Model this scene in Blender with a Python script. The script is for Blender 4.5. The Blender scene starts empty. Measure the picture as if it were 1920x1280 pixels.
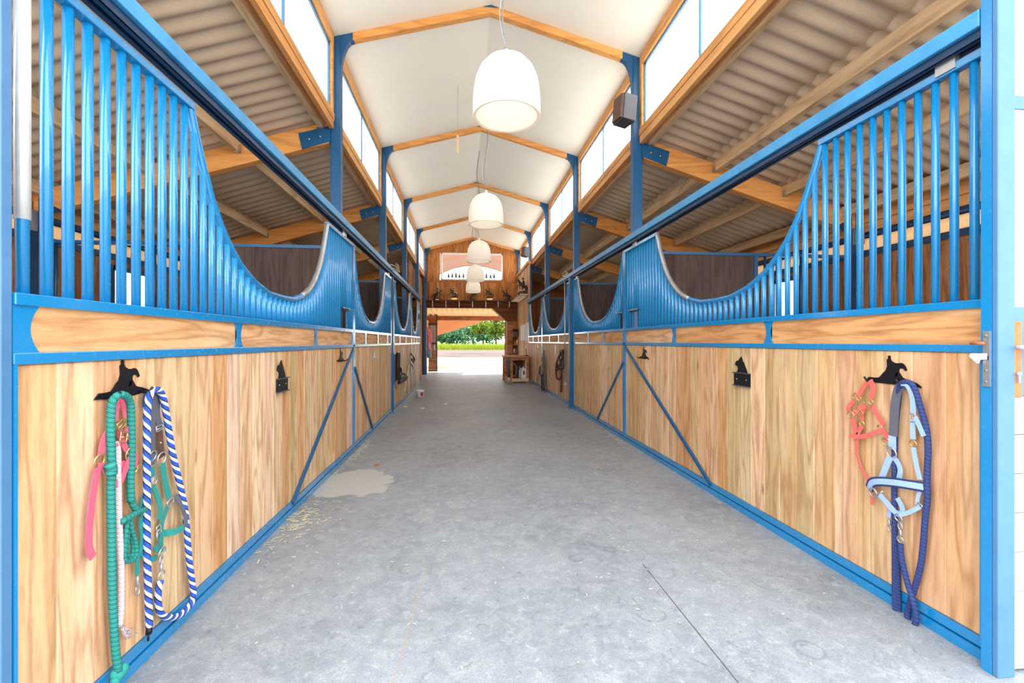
import bpy, bmesh, math, random
from mathutils import Vector, Matrix
random.seed(7)
C = bpy.context.scene.collection
sc = bpy.context.scene

# ------------------------------------------------------------------ camera, sky, sun, exposure
F, YAW, EYE = 848.7, 0.106, 1.25
cam = bpy.data.objects.new('camera', bpy.data.cameras.new('camera')); C.objects.link(cam)
cam.location = (0, 0, EYE); cam.rotation_euler = (math.pi/2, 0, -YAW)
cam.data.sensor_width = 36; cam.data.lens = F/1920*36; cam.data.clip_end = 2000; cam.data.clip_start = 0.02
sc.camera = cam
w = bpy.data.worlds.new('world'); sc.world = w; w.use_nodes = True
nt = w.node_tree
bg = nt.nodes['Background']
tc_ = nt.nodes.new('ShaderNodeTexCoord'); sp_ = nt.nodes.new('ShaderNodeSeparateXYZ'); rp_ = nt.nodes.new('ShaderNodeValToRGB')
nt.links.new(tc_.outputs['Generated'], sp_.inputs[0]); nt.links.new(sp_.outputs[2], rp_.inputs[0]); nt.links.new(rp_.outputs[0], bg.inputs[0])
rp_.color_ramp.elements[0].color = (0.95, 0.96, 0.98, 1); rp_.color_ramp.elements[1].color = (0.74, 0.87, 1.0, 1)
bg.inputs[1].default_value = 3.2
sun = bpy.data.objects.new('sun', bpy.data.lights.new('sun', 'SUN')); C.objects.link(sun)
sun.data.energy = 7.0; sun.data.angle = 0.02; sun.data.color = (1.0, 0.95, 0.86)
sun.rotation_euler = (math.radians(-9), math.radians(42), 0)
vs = sc.view_settings
vs.view_transform = 'Standard'; vs.look = 'None'; vs.gamma = 1; vs.use_curve_mapping = False
vs.exposure = 0.95
sc.cycles.max_bounces = 10; sc.cycles.diffuse_bounces = 7; sc.cycles.glossy_bounces = 3; sc.cycles.transmission_bounces = 6
sc.cycles.use_denoising = True; sc.cycles.sample_clamp_indirect = 8
sc.cycles.caustics_reflective = False; sc.cycles.caustics_refractive = False

# ------------------------------------------------------------------ measuring helpers (a photo point on a known plane)
cY, sY = math.cos(YAW), math.sin(YAW)
def ray(px, py):
    u = (px-960)/F
    return Vector((sY+u*cY, cY-u*sY, (640-py)/F))
def atX(x, px, py):
    r = ray(px, py); t = x/r.x; return Vector((x, r.y*t, EYE+r.z*t))
def atY(y, px, py):
    r = ray(px, py); t = y/r.y; return Vector((r.x*t, y, EYE+r.z*t))
def atZ(z, px, py):
    r = ray(px, py); t = (z-EYE)/r.z; return Vector((r.x*t, r.y*t, z))

LX, RX = -1.24, 2.0186            # faces of the stall fronts
Y1, S = 5.388, 2.994              # first steel frame, bay length
YE = Y1+4*S                       # back wall 17.36
FR = [Y1+S*k for k in range(5)]
CLX, CRX = -1.455, 2.115          # steel column centres
RIDX, RIDZ = 0.318, 5.227
def nave_z(x): return RIDZ-(RIDX-x)*0.2745 if x < RIDX else RIDZ-(x-RIDX)*0.271
def roofL(x): return 3.735+0.297*(x+1.62)
def roofR(x): return 3.745-0.29*(x-2.2)
OLX, ORX = -4.62, 5.10            # outer walls
ORD = ['nearest', 'second nearest', 'third nearest', 'fourth nearest', 'farthest']

# ------------------------------------------------------------------ materials
def lin(c):
    return tuple(((v/255)/12.92 if v/255 <= .04045 else ((v/255+.055)/1.055)**2.4) for v in c)+(1,)
def newmat(name):
    m = bpy.data.materials.new(name); m.use_nodes = True
    n = m.node_tree; b = n.nodes['Principled BSDF']
    return m, n, b
def N(n, t, **kw):
    x = n.nodes.new(t)
    for k, v in kw.items(): setattr(x, k, v)
    return x
def math_(n, op, a, b=None, c=None):
    x = n.nodes.new('ShaderNodeMath'); x.operation = op
    for i, v in enumerate((a, b, c)):
        if v is None: continue
        if isinstance(v, (int, float)): x.inputs[i].default_value = v
        else: n.links.new(v, x.inputs[i])
    return x.outputs[0]
def mixc(n, fac, a, b, mode='MIX'):
    x = n.nodes.new('ShaderNodeMix'); x.data_type = 'RGBA'; x.blend_type = mode
    for sock, v in ((x.inputs[0], fac), (x.inputs[6], a), (x.inputs[7], b)):
        if isinstance(v, (int, float)): sock.default_value = v
        elif isinstance(v, tuple): sock.default_value = v
        else: n.links.new(v, sock)
    return x.outputs[2]
def noise(n, vec, scale, detail=2, rough=.5, dist=0):
    x = N(n, 'ShaderNodeTexNoise'); x.inputs['Scale'].default_value = scale; x.inputs['Detail'].default_value = detail
    x.inputs['Roughness'].default_value = rough; x.inputs['Distortion'].default_value = dist
    if vec is not None: n.links.new(vec, x.inputs['Vector'])
    return x.outputs['Fac']
def ramp(n, fac, stops):
    x = N(n, 'ShaderNodeValToRGB'); e = x.color_ramp.elements
    while len(e) < len(stops): e.new(.5)
    for el, (p, c) in zip(e, stops):
        el.position = p; el.color = c if len(c) == 4 else tuple(c)+(1,)
    n.links.new(fac, x.inputs[0]); return x.outputs[0]
def bump(n, b, h, strength=.2, dist=.01):
    x = N(n, 'ShaderNodeBump'); x.inputs['Strength'].default_value = strength; x.inputs['Distance'].default_value = dist
    n.links.new(h, x.inputs['Height']); n.links.new(x.outputs[0], b.inputs['Normal'])

def wood(name, cols, axis='Z', grain=.5, rough=.65, rings=9, knots=.5, scale=1.0, dark=(95, 55, 25), light=(244, 222, 188), lf=.45):
    """cols: board colours picked per board by its random value; the grain runs along the given axis."""
    m, n, b = newmat(name)
    at = N(n, 'ShaderNodeAttribute'); at.attribute_name = 'rnd'
    r = at.outputs['Fac']
    tc = N(n, 'ShaderNodeTexCoord'); mp = N(n, 'ShaderNodeVectorMath'); mp.operation = 'MULTIPLY'
    k = {'X': (.11, 1, 1), 'Y': (1, .11, 1), 'Z': (1, 1, .11)}[axis]
    mp.inputs[1].default_value = [v*scale for v in k]
    n.links.new(tc.outputs['Object'], mp.inputs[0])
    off = N(n, 'ShaderNodeCombineXYZ')
    for i, q in enumerate((37.0, 61.0, 83.0)): n.links.new(math_(n, 'MULTIPLY', r, q), off.inputs[i])
    ad = N(n, 'ShaderNodeVectorMath'); ad.operation = 'ADD'
    n.links.new(mp.outputs[0], ad.inputs[0]); n.links.new(off.outputs[0], ad.inputs[1])
    v = ad.outputs[0]
    f1 = noise(n, v, 5.0, 2.2, .5, .25)
    g = math_(n, 'SINE', math_(n, 'MULTIPLY', f1, rings*6.283))
    g = math_(n, 'POWER', math_(n, 'MULTIPLY_ADD', g, .5, .5), 3.2)
    f2 = noise(n, v, 110, 3, .65)
    f3 = noise(n, v, 2.6, 4, .62)
    f4 = noise(n, v, 26, 3, .6)
    st = [(i/max(1, len(cols)-1)*.999, lin(c)) for i, c in enumerate(cols)]
    base = ramp(n, math_(n, 'FRACT', math_(n, 'MULTIPLY', r, 7.31)), st)
    x = mixc(n, ramp(n, f3, [(.40, (0, 0, 0)), (.72, (lf, lf, lf))]), base, lin(light))
    x = mixc(n, math_(n, 'MULTIPLY', math_(n, 'MULTIPLY', g, grain), math_(n, 'MULTIPLY_ADD', f2, .9, .45)), x, lin(dark))
    x = mixc(n, ramp(n, f4, [(.46, (0, 0, 0)), (.72, (grain*.75,)*3)]), x, lin(dark))
    x = mixc(n, ramp(n, f2, [(.50, (0, 0, 0)), (.72, (grain*.45,)*3)]), x, lin(dark))
    if knots:
        vo = N(n, 'ShaderNodeTexVoronoi'); vo.inputs['Scale'].default_value = 3.4
        mk = N(n, 'ShaderNodeVectorMath'); mk.operation = 'MULTIPLY'
        mk.inputs[1].default_value = {'X': (3.2, 1, 1), 'Y': (1, 3.2, 1), 'Z': (1, 1, 3.2)}[axis]
        n.links.new(v, mk.inputs[0]); n.links.new(mk.outputs[0], vo.inputs['Vector'])
        kn = ramp(n, vo.outputs['Distance'], [(.035, (1, 1, 1)), (.085, (0, 0, 0))])
        x = mixc(n, math_(n, 'MULTIPLY', kn, knots), x, lin((110, 62, 30)))
    n.links.new(x, b.inputs['Base Color']); b.inputs['Roughness'].default_value = rough
    b.inputs['Specular IOR Level'].default_value = .15
    bump(n, b, math_(n, 'ADD', f2, g), .18, .002)
    return m

def paint(name, col, rough=.32, wear=.25, col2=None, spec=.5, metal=0.0, coat=0):
    m, n, b = newmat(name)
    tc = N(n, 'ShaderNodeTexCoord')
    f = noise(n, tc.outputs['Object'], 6, 5, .65)
    f2 = noise(n, tc.outputs['Object'], 60, 4, .7)
    x = mixc(n, ramp(n, f, [(.35, (0, 0, 0)), (.75, (wear, wear, wear))]), lin(col), lin(col2 or tuple(min(255, int(c*1.12+22)) for c in col)))
    x = mixc(n, ramp(n, f2, [(.74, (0, 0, 0)), (.82, (wear*.8,)*3)]), x, lin((190, 200, 205)))
    n.links.new(x, b.inputs['Base Color'])
    n.links.new(math_(n, 'MULTIPLY_ADD', f2, .25, rough-.1), b.inputs['Roughness'])
    b.inputs['Specular IOR Level'].default_value = spec; b.inputs['Metallic'].default_value = metal
    b.inputs['Coat Weight'].default_value = coat; b.inputs['Coat Roughness'].default_value = .12
    return m
def plain(name, col, rough=.6, metal=0, var=.12, sc_=12, emit=None):
    m, n, b = newmat(name)
    tc = N(n, 'ShaderNodeTexCoord'); f = noise(n, tc.outputs['Object'], sc_, 4, .6)
    d = tuple(max(0, int(c*(1-var*2))) for c in col)
    n.links.new(mixc(n, f, lin(d), lin(tuple(min(255, int(c*(1+var*.6))) for c in col))), b.inputs['Base Color'])
    b.inputs['Roughness'].default_value = rough; b.inputs['Metallic'].default_value = metal
    return m

M = {}
M['blue'] = paint('blue_paint', (14, 122, 178), .22, .10, coat=.8)
M['bluedeep'] = paint('blue_steel_paint', (10, 78, 124), .36, .18)
M['bluepale'] = paint('lit_blue_paint', (52, 132, 180), .35, .5)  # paler blue: light on the track beams' inner faces put into the colour
M['postblue'] = paint('dull_blue_post', (70, 112, 152), .5, .3)  # duller, greyer blue for the entrance posts and door rails
M['bluedark'] = paint('dark_blue_rail', (16, 50, 82), .4, .3)
M['plank'] = wood('stall_planks', [(218, 168, 118), (196, 142, 92), (226, 188, 148), (178, 150, 102), (214, 162, 108), (186, 160, 112), (222, 176, 136), (200, 144, 98), (228, 194, 166)], 'Z', .46, .6, 7, .6, 1.35, dark=(140, 84, 44))
M['belt'] = wood('belt_board_wood', [(210, 152, 98), (218, 168, 118), (198, 138, 84)], 'Y', .45, .6, 7, .6, 1.35, dark=(136, 80, 40))
M['glulam'] = wood('orange_glulam', [(228, 156, 84), (234, 168, 98), (220, 146, 76)], 'X', .28, .5, 5, .6, light=(232, 176, 110), dark=(130, 66, 20))
M['glulamy'] = wood('orange_timber', [(222, 160, 96), (230, 174, 114), (214, 148, 84)], 'Y', .3, .55, 5, .5, light=(232, 176, 110), dark=(130, 66, 20))
M['glulamz'] = wood('orange_timber_upright', [(218, 148, 80), (206, 132, 68)], 'Z', .3, .55, 5, .5, light=(232, 176, 110), dark=(130, 66, 20))
M['purlin'] = wood('purlin_pine', [(212, 178, 134), (220, 186, 142), (204, 168, 124)], 'Y', .3, .6, 5, .4)
M['backwood'] = wood('gable_boards', [(196, 124, 66), (206, 138, 78), (184, 110, 54), (212, 150, 90), (176, 104, 54)], 'Z', .55, .6, 7, .8, dark=(96, 48, 18), light=(214, 156, 98), lf=.3)
M['darkboard'] = wood('brown_boards', [(124, 74, 42), (136, 84, 48), (112, 66, 38)], 'X', .4, .6, 7, .5, dark=(50, 26, 12), light=(150, 100, 64))
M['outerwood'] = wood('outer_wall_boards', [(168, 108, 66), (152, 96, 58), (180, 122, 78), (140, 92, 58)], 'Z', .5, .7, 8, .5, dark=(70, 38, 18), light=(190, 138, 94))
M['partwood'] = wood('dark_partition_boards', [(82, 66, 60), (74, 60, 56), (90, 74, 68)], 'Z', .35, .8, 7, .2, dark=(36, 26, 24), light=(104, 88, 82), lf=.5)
M['benchwood'] = wood('bench_wood', [(176, 100, 54), (188, 114, 64), (160, 88, 46)], 'X', .4, .6, 7, .4)
M['lightwood'] = wood('light_wood', [(222, 190, 150), (212, 178, 138)], 'Y', .3, .6, 6, .3)
M['whitewood'] = wood('white_washed_clapboard', [(226, 222, 216), (218, 214, 208), (232, 230, 226)], 'X', .2, .6, 7, .3, dark=(160, 148, 135))
M['black'] = plain('black_cut_steel', (20, 22, 28), .45, .3)
M['silver'] = plain('galvanised_steel', (196, 198, 200), .35, .8, .1)
M['brass'] = plain('brass', (214, 186, 120), .3, .8, .1)
M['whitepipe'] = plain('worn_white_sleeve', (226, 226, 224), .35, .3, .1)
M['rust'] = plain('rusty_steel', (200, 120, 72), .7, .2, .25, 30)
M['white'] = plain('white_plastic', (236, 236, 234), .4, 0, .03)
M['grey'] = plain('grey_plastic', (128, 132, 138), .5, 0, .08)
M['dkgrey'] = plain('dark_grey_plastic', (72, 74, 80), .5, 0, .1)
M['red'] = plain('red_print', (176, 60, 44), .5, 0, .1)
M['bronze'] = plain('bronze_patina', (86, 70, 56), .5, .35, .3, 30)
M['leather'] = plain('brown_leather', (96, 66, 54), .45, 0, .12, 40)
M['fascia'] = plain('red_brown_fascia', (136, 96, 76), .7, 0, .08)
M['paper'] = plain('paper', (226, 228, 232), .8, 0, .03)
M['blackcloth'] = plain('black_webbing', (32, 30, 32), .7, 0, .2, 60)
M['straw'] = plain('straw', (216, 202, 172), .8, 0, .15, 50)
M['frost'] = None

def strapmat(name, col, scale=260, var=.22):
    m, n, b = newmat(name)
    tc = N(n, 'ShaderNodeTexCoord'); v = N(n, 'ShaderNodeTexVoronoi'); v.inputs['Scale'].default_value = scale
    n.links.new(tc.outputs['Object'], v.inputs['Vector'])
    f = noise(n, tc.outputs['Object'], 25, 4, .6)
    x = mixc(n, math_(n, 'MULTIPLY', v.outputs['Distance'], .5), lin(col), lin(tuple(int(c*(1-var*2)) for c in col)))
    x = mixc(n, math_(n, 'MULTIPLY', f, .25), x, lin(tuple(min(255, int(c*1.1+25)) for c in col)))
    n.links.new(x, b.inputs['Base Color']); b.inputs['Roughness'].default_value = .75
    bump(n, b, v.outputs['Distance'], .4, .002)
    return m
M['pink'] = strapmat('pink_webbing', (226, 92, 116))
M['coral'] = strapmat('coral_webbing', (240, 100, 90))
M['green'] = strapmat('green_webbing', (34, 138, 128))
M['ltblue'] = strapmat('light_blue_webbing', (160, 188, 236))
M['padding'] = strapmat('grey_padding', (92, 92, 102))
M['navyweb'] = strapmat('navy_webbing', (40, 52, 96))

def ropemat(name, cols, along=60, twist=1.0):
    """braided rope: diagonal bands of the listed colours, from the tube's own UV (u round, v metres along)"""
    m, n, b = newmat(name)
    uv = N(n, 'ShaderNodeUVMap'); sp = N(n, 'ShaderNodeSeparateXYZ'); n.links.new(uv.outputs[0], sp.inputs[0])
    t = math_(n, 'FRACT', math_(n, 'ADD', math_(n, 'MULTIPLY', sp.outputs[1], along), math_(n, 'MULTIPLY', sp.outputs[0], twist)))
    st = []
    k = len(cols)
    for i, (c, wd) in enumerate(cols): st.append((sum(q[1] for q in cols[:i]), lin(c)))
    x = N(n, 'ShaderNodeValToRGB'); x.color_ramp.interpolation = 'CONSTANT'; e = x.color_ramp.elements
    while len(e) < k: e.new(.5)
    for el, (p, c) in zip(e, st): el.position = min(p, .999); el.color = c
    n.links.new(t, x.inputs[0])
    # the yarns of the braid
    a = math_(n, 'SINE', math_(n, 'MULTIPLY', math_(n, 'ADD', math_(n, 'MULTIPLY', sp.outputs[1], 130), math_(n, 'MULTIPLY', sp.outputs[0], 6)), 6.283))
    c2 = math_(n, 'SINE', math_(n, 'MULTIPLY', math_(n, 'SUBTRACT', math_(n, 'MULTIPLY', sp.outputs[1], 130), math_(n, 'MULTIPLY', sp.outputs[0], 6)), 6.283))
    h = math_(n, 'MULTIPLY_ADD', math_(n, 'ADD', a, c2), .25, .5)
    y = mixc(n, math_(n, 'MULTIPLY', math_(n, 'SUBTRACT', 1.0, h), .35), x.outputs[0], (.02, .03, .05, 1))
    n.links.new(y, b.inputs['Base Color']); b.inputs['Roughness'].default_value = .8
    bump(n, b, h, .7, .003)
    return m
M['ropegreen'] = ropemat('green_rope', [((36, 150, 136), .6), ((22, 120, 110), .4)], 60)
M['ropewhite'] = ropemat('pale_rope', [((240, 218, 216), .6), ((226, 196, 200), .4)], 60)
M['ropeblue'] = ropemat('blue_white_black_rope', [((36, 88, 200), .44), ((30, 34, 50), .16), ((240, 240, 240), .36)], 23, 2)
M['ropenavy'] = ropemat('navy_rope', [((48, 66, 128), .6), ((34, 48, 100), .4)], 60)
M['ropedark'] = ropemat('dark_rope', [((40, 26, 24), .5), ((110, 60, 44), .5)], 25, 1)

# white painted nave ceiling
m, n, b = newmat('white_ceiling_board'); M['ceil'] = m
tc = N(n, 'ShaderNodeTexCoord'); f = noise(n, tc.outputs['Object'], 1.3, 5, .6); f2 = noise(n, tc.outputs['Object'], 24, 4, .7)
x = mixc(n, f, lin((240, 232, 214)), lin((248, 243, 230)))
x = mixc(n, ramp(n, f2, [(.66, (0, 0, 0)), (.78, (.25, .25, .25))]), x, lin((170, 160, 140)))
n.links.new(x, b.inputs['Base Color']); b.inputs['Roughness'].default_value = .8
# fibre-cement roof sheets
m, n, b = newmat('fibre_cement_sheet'); M['sheet'] = m
tc = N(n, 'ShaderNodeTexCoord'); f = noise(n, tc.outputs['Object'], 3, 6, .65); f2 = noise(n, tc.outputs['Object'], 60, 4, .7)
x = mixc(n, f, lin((206, 180, 150)), lin((224, 204, 178)))
x = mixc(n, ramp(n, f2, [(.55, (0, 0, 0)), (.8, (.4, .4, .4))]), x, lin((120, 100, 80)))
n.links.new(x, b.inputs['Base Color']); b.inputs['Roughness'].default_value = .85
# floor: grey rubber/concrete with scuffs, hoof arcs, seams, one pale stain
m, n, b = newmat('grey_stable_floor'); M['floor'] = m
tc = N(n, 'ShaderNodeTexCoord'); P = tc.outputs['Object']
f = noise(n, P, 1.1, 6, .62, .4); f2 = noise(n, P, 9, 6, .7, .6); f3 = noise(n, P, 120, 3, .7)
x = mixc(n, ramp(n, f, [(.3, (0, 0, 0)), (.7, (1, 1, 1))]), lin((122, 124, 127)), lin((152, 154, 156)))
x = mixc(n, ramp(n, f2, [(.42, (0, 0, 0)), (.72, (.8, .8, .8))]), x, lin((168, 168, 166)))
x = mixc(n, ramp(n, f3, [(.42, (0, 0, 0)), (.66, (.45, .45, .45))]), x, lin((96, 99, 105)))
f5 = noise(n, P, 22, 6, .8, 1.0)
x = mixc(n, ramp(n, f5, [(.54, (0, 0, 0)), (.70, (.5, .5, .5))]), x, lin((196, 196, 194)))
f6 = noise(n, P, 14, 5, .8, 1.5)
x = mixc(n, ramp(n, f6, [(.58, (0, 0, 0)), (.66, (.5, .5, .5))]), x, lin((84, 88, 96)))
f4 = noise(n, P, 4.2, 5, .75, 1.2)
x = mixc(n, ramp(n, f4, [(.58, (0, 0, 0)), (.7, (.35, .35, .35))]), x, lin((176, 174, 168)))
def hoof(scale, thr, shift):
    vm = N(n, 'ShaderNodeVectorMath'); vm.operation = 'ADD'; vm.inputs[1].default_value = shift; n.links.new(P, vm.inputs[0])
    fl = N(n, 'ShaderNodeVectorMath'); fl.operation = 'MULTIPLY'; fl.inputs[1].default_value = (1, 1, 0); n.links.new(vm.outputs[0], fl.inputs[0])
    vo = N(n, 'ShaderNodeTexVoronoi'); vo.inputs['Scale'].default_value = scale; n.links.new(fl.outputs[0], vo.inputs['Vector'])
    d = vo.outputs['Distance']
    ringm = math_(n, 'LESS_THAN', math_(n, 'ABSOLUTE', math_(n, 'SUBTRACT', d, thr)), .018)
    arc = math_(n, 'GREATER_THAN', noise(n, fl.outputs[0], scale*1.3, 1), .54)
    return math_(n, 'MULTIPLY', ringm, arc)
x = mixc(n, math_(n, 'MULTIPLY', hoof(3.1, .2, (0, 0, 0)), .22), x, lin((70, 72, 78)))
x = mixc(n, math_(n, 'MULTIPLY', hoof(2.3, .17, (4.3, 2.2, 0)), .18), x, lin((80, 82, 88)))
sep = N(n, 'ShaderNodeSeparateXYZ'); n.links.new(P, sep.inputs[0])
wob = math_(n, 'MULTIPLY_ADD', noise(n, P, 2.8, 5, .65), 2.6, -1.3)
ex = math_(n, 'DIVIDE', math_(n, 'SUBTRACT', sep.outputs[0], -.98), .40); ey = math_(n, 'DIVIDE', math_(n, 'SUBTRACT', sep.outputs[1], 4.12), .42)
rr = math_(n, 'ADD', math_(n, 'ADD', math_(n, 'MULTIPLY', ex, ex), math_(n, 'MULTIPLY', ey, ey)), wob)
x = mixc(n, math_(n, 'MULTIPLY', math_(n, 'LESS_THAN', rr, .75), .75), x, lin((186, 182, 172)))
ln2 = math_(n, 'MULTIPLY', math_(n, 'LESS_THAN', math_(n, 'ABSOLUTE', math_(n, 'ADD', sep.outputs[0], math_(n, 'MULTIPLY_ADD', sep.outputs[1], -.06, .36))), .0035), math_(n, 'LESS_THAN', sep.outputs[1], 2.6))
ln1 = math_(n, 'MULTIPLY', math_(n, 'LESS_THAN', math_(n, 'ABSOLUTE', math_(n, 'SUBTRACT', sep.outputs[0], 1.0)), .003), math_(n, 'LESS_THAN', sep.outputs[1], 2.45))
x = mixc(n, math_(n, 'MULTIPLY', ln1, .8), x, lin((60, 58, 56)))
x = mixc(n, math_(n, 'MULTIPLY', ln2, .6), x, lin((160, 140, 116)))
n.links.new(x, b.inputs['Base Color'])
n.links.new(math_(n, 'MULTIPLY_ADD', f2, .25, .42), b.inputs['Roughness']); b.inputs['Specular IOR Level'].default_value = .35
bump(n, b, f3, .12, .003)
# frosted panes
m, n, b = newmat('frosted_polycarbonate'); M['frost'] = m
n.nodes.remove(b); tr = N(n, 'ShaderNodeBsdfTranslucent'); di = N(n, 'ShaderNodeBsdfDiffuse'); mx = N(n, 'ShaderNodeMixShader'); mx.inputs[0].default_value = .8
tc = N(n, 'ShaderNodeTexCoord'); wv = N(n, 'ShaderNodeTexWave'); wv.bands_direction = 'Y'; wv.inputs['Scale'].default_value = 12
n.links.new(tc.outputs['Object'], wv.inputs['Vector'])
n.links.new(mixc(n, wv.outputs['Fac'], (.93, .95, .97, 1), (.97, .98, 1, 1)), tr.inputs[0]); di.inputs[0].default_value = (.9, .93, .96, 1)
n.links.new(di.outputs[0], mx.inputs[1]); n.links.new(tr.outputs[0], mx.inputs[2]); n.links.new(mx.outputs[0], n.nodes['Material Output'].inputs[0])
def transl(name, col, tcol, fac):
    m, n, b = newmat(name); n.nodes.remove(b)
    tr = N(n, 'ShaderNodeBsdfTranslucent'); di = N(n, 'ShaderNodeBsdfDiffuse'); mx = N(n, 'ShaderNodeMixShader'); mx.inputs[0].default_value = fac
    tr.inputs[0].default_value = lin(tcol); di.inputs[0].default_value = lin(col)
    n.links.new(di.outputs[0], mx.inputs[1]); n.links.new(tr.outputs[0], mx.inputs[2]); n.links.new(mx.outputs[0], n.nodes['Material Output'].inputs[0])
    return m
M['shade'] = transl('cream_lamp_shade', (240, 236, 228), (255, 246, 232), .35)
M['clearsheet'] = transl('translucent_roof_sheet', (222, 202, 172), (228, 208, 176), .35)
M['blind'] = transl('cream_blind', (238, 214, 176), (250, 226, 190), .45)
M['leafa'] = transl('leaves_dark', (52, 86, 66), (70, 104, 62), .3)
M['leafb'] = transl('leaves_mid', (82, 118, 90), (96, 130, 80), .3)
M['leafc'] = transl('leaves_light', (104, 126, 48), (130, 150, 50), .35)
M['leafd'] = transl('leaves_olive', (66, 84, 34), (88, 100, 36), .3)
M['crop'] = transl('crop_green', (128, 142, 44), (140, 152, 46), .3)
M['awning'] = transl('orange_awning_cloth', (196, 146, 116), (200, 146, 112), .3)
m, n, b = newmat('window_glass'); M['glass'] = m; n.nodes.remove(b)
g1 = N(n, 'ShaderNodeBsdfTransparent'); g2 = N(n, 'ShaderNodeBsdfGlossy'); g2.inputs['Roughness'].default_value = .05; mx = N(n, 'ShaderNodeMixShader'); mx.inputs[0].default_value = .08
n.links.new(g1.outputs[0], mx.inputs[1]); n.links.new(g2.outputs[0], mx.inputs[2]); n.links.new(mx.outputs[0], n.nodes['Material Output'].inputs[0])
# outdoor ground: pale gravel near, ploughed brown strip, green crop band beyond
m, n, b = newmat('yard_and_fields'); M['ground'] = m
tc = N(n, 'ShaderNodeTexCoord'); sep = N(n, 'ShaderNodeSeparateXYZ'); n.links.new(tc.outputs['Object'], sep.inputs[0])
f = noise(n, tc.outputs['Object'], .35, 5, .6); f2 = noise(n, tc.outputs['Object'], 6, 5, .7)
yy = math_(n, 'ADD', sep.outputs[1], math_(n, 'MULTIPLY_ADD', f, 3, -1.5))
x = mixc(n, f2, lin((138, 120, 98)), lin((168, 150, 124)))
gr = math_(n, 'MULTIPLY', math_(n, 'GREATER_THAN', yy, 21), math_(n, 'LESS_THAN', yy, 24))
x = mixc(n, math_(n, 'MULTIPLY', gr, math_(n, 'MULTIPLY', f2, 1.0)), x, lin((98, 96, 40)))
x = mixc(n, math_(n, 'GREATER_THAN', yy, 36), x, mixc(n, f2, lin((56, 38, 27)), lin((76, 52, 37))))
x = mixc(n, math_(n, 'GREATER_THAN', sep.outputs[1], 70), x, lin((80, 100, 30)))
n.links.new(x, b.inputs['Base Color']); b.inputs['Roughness'].default_value = .95

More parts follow.
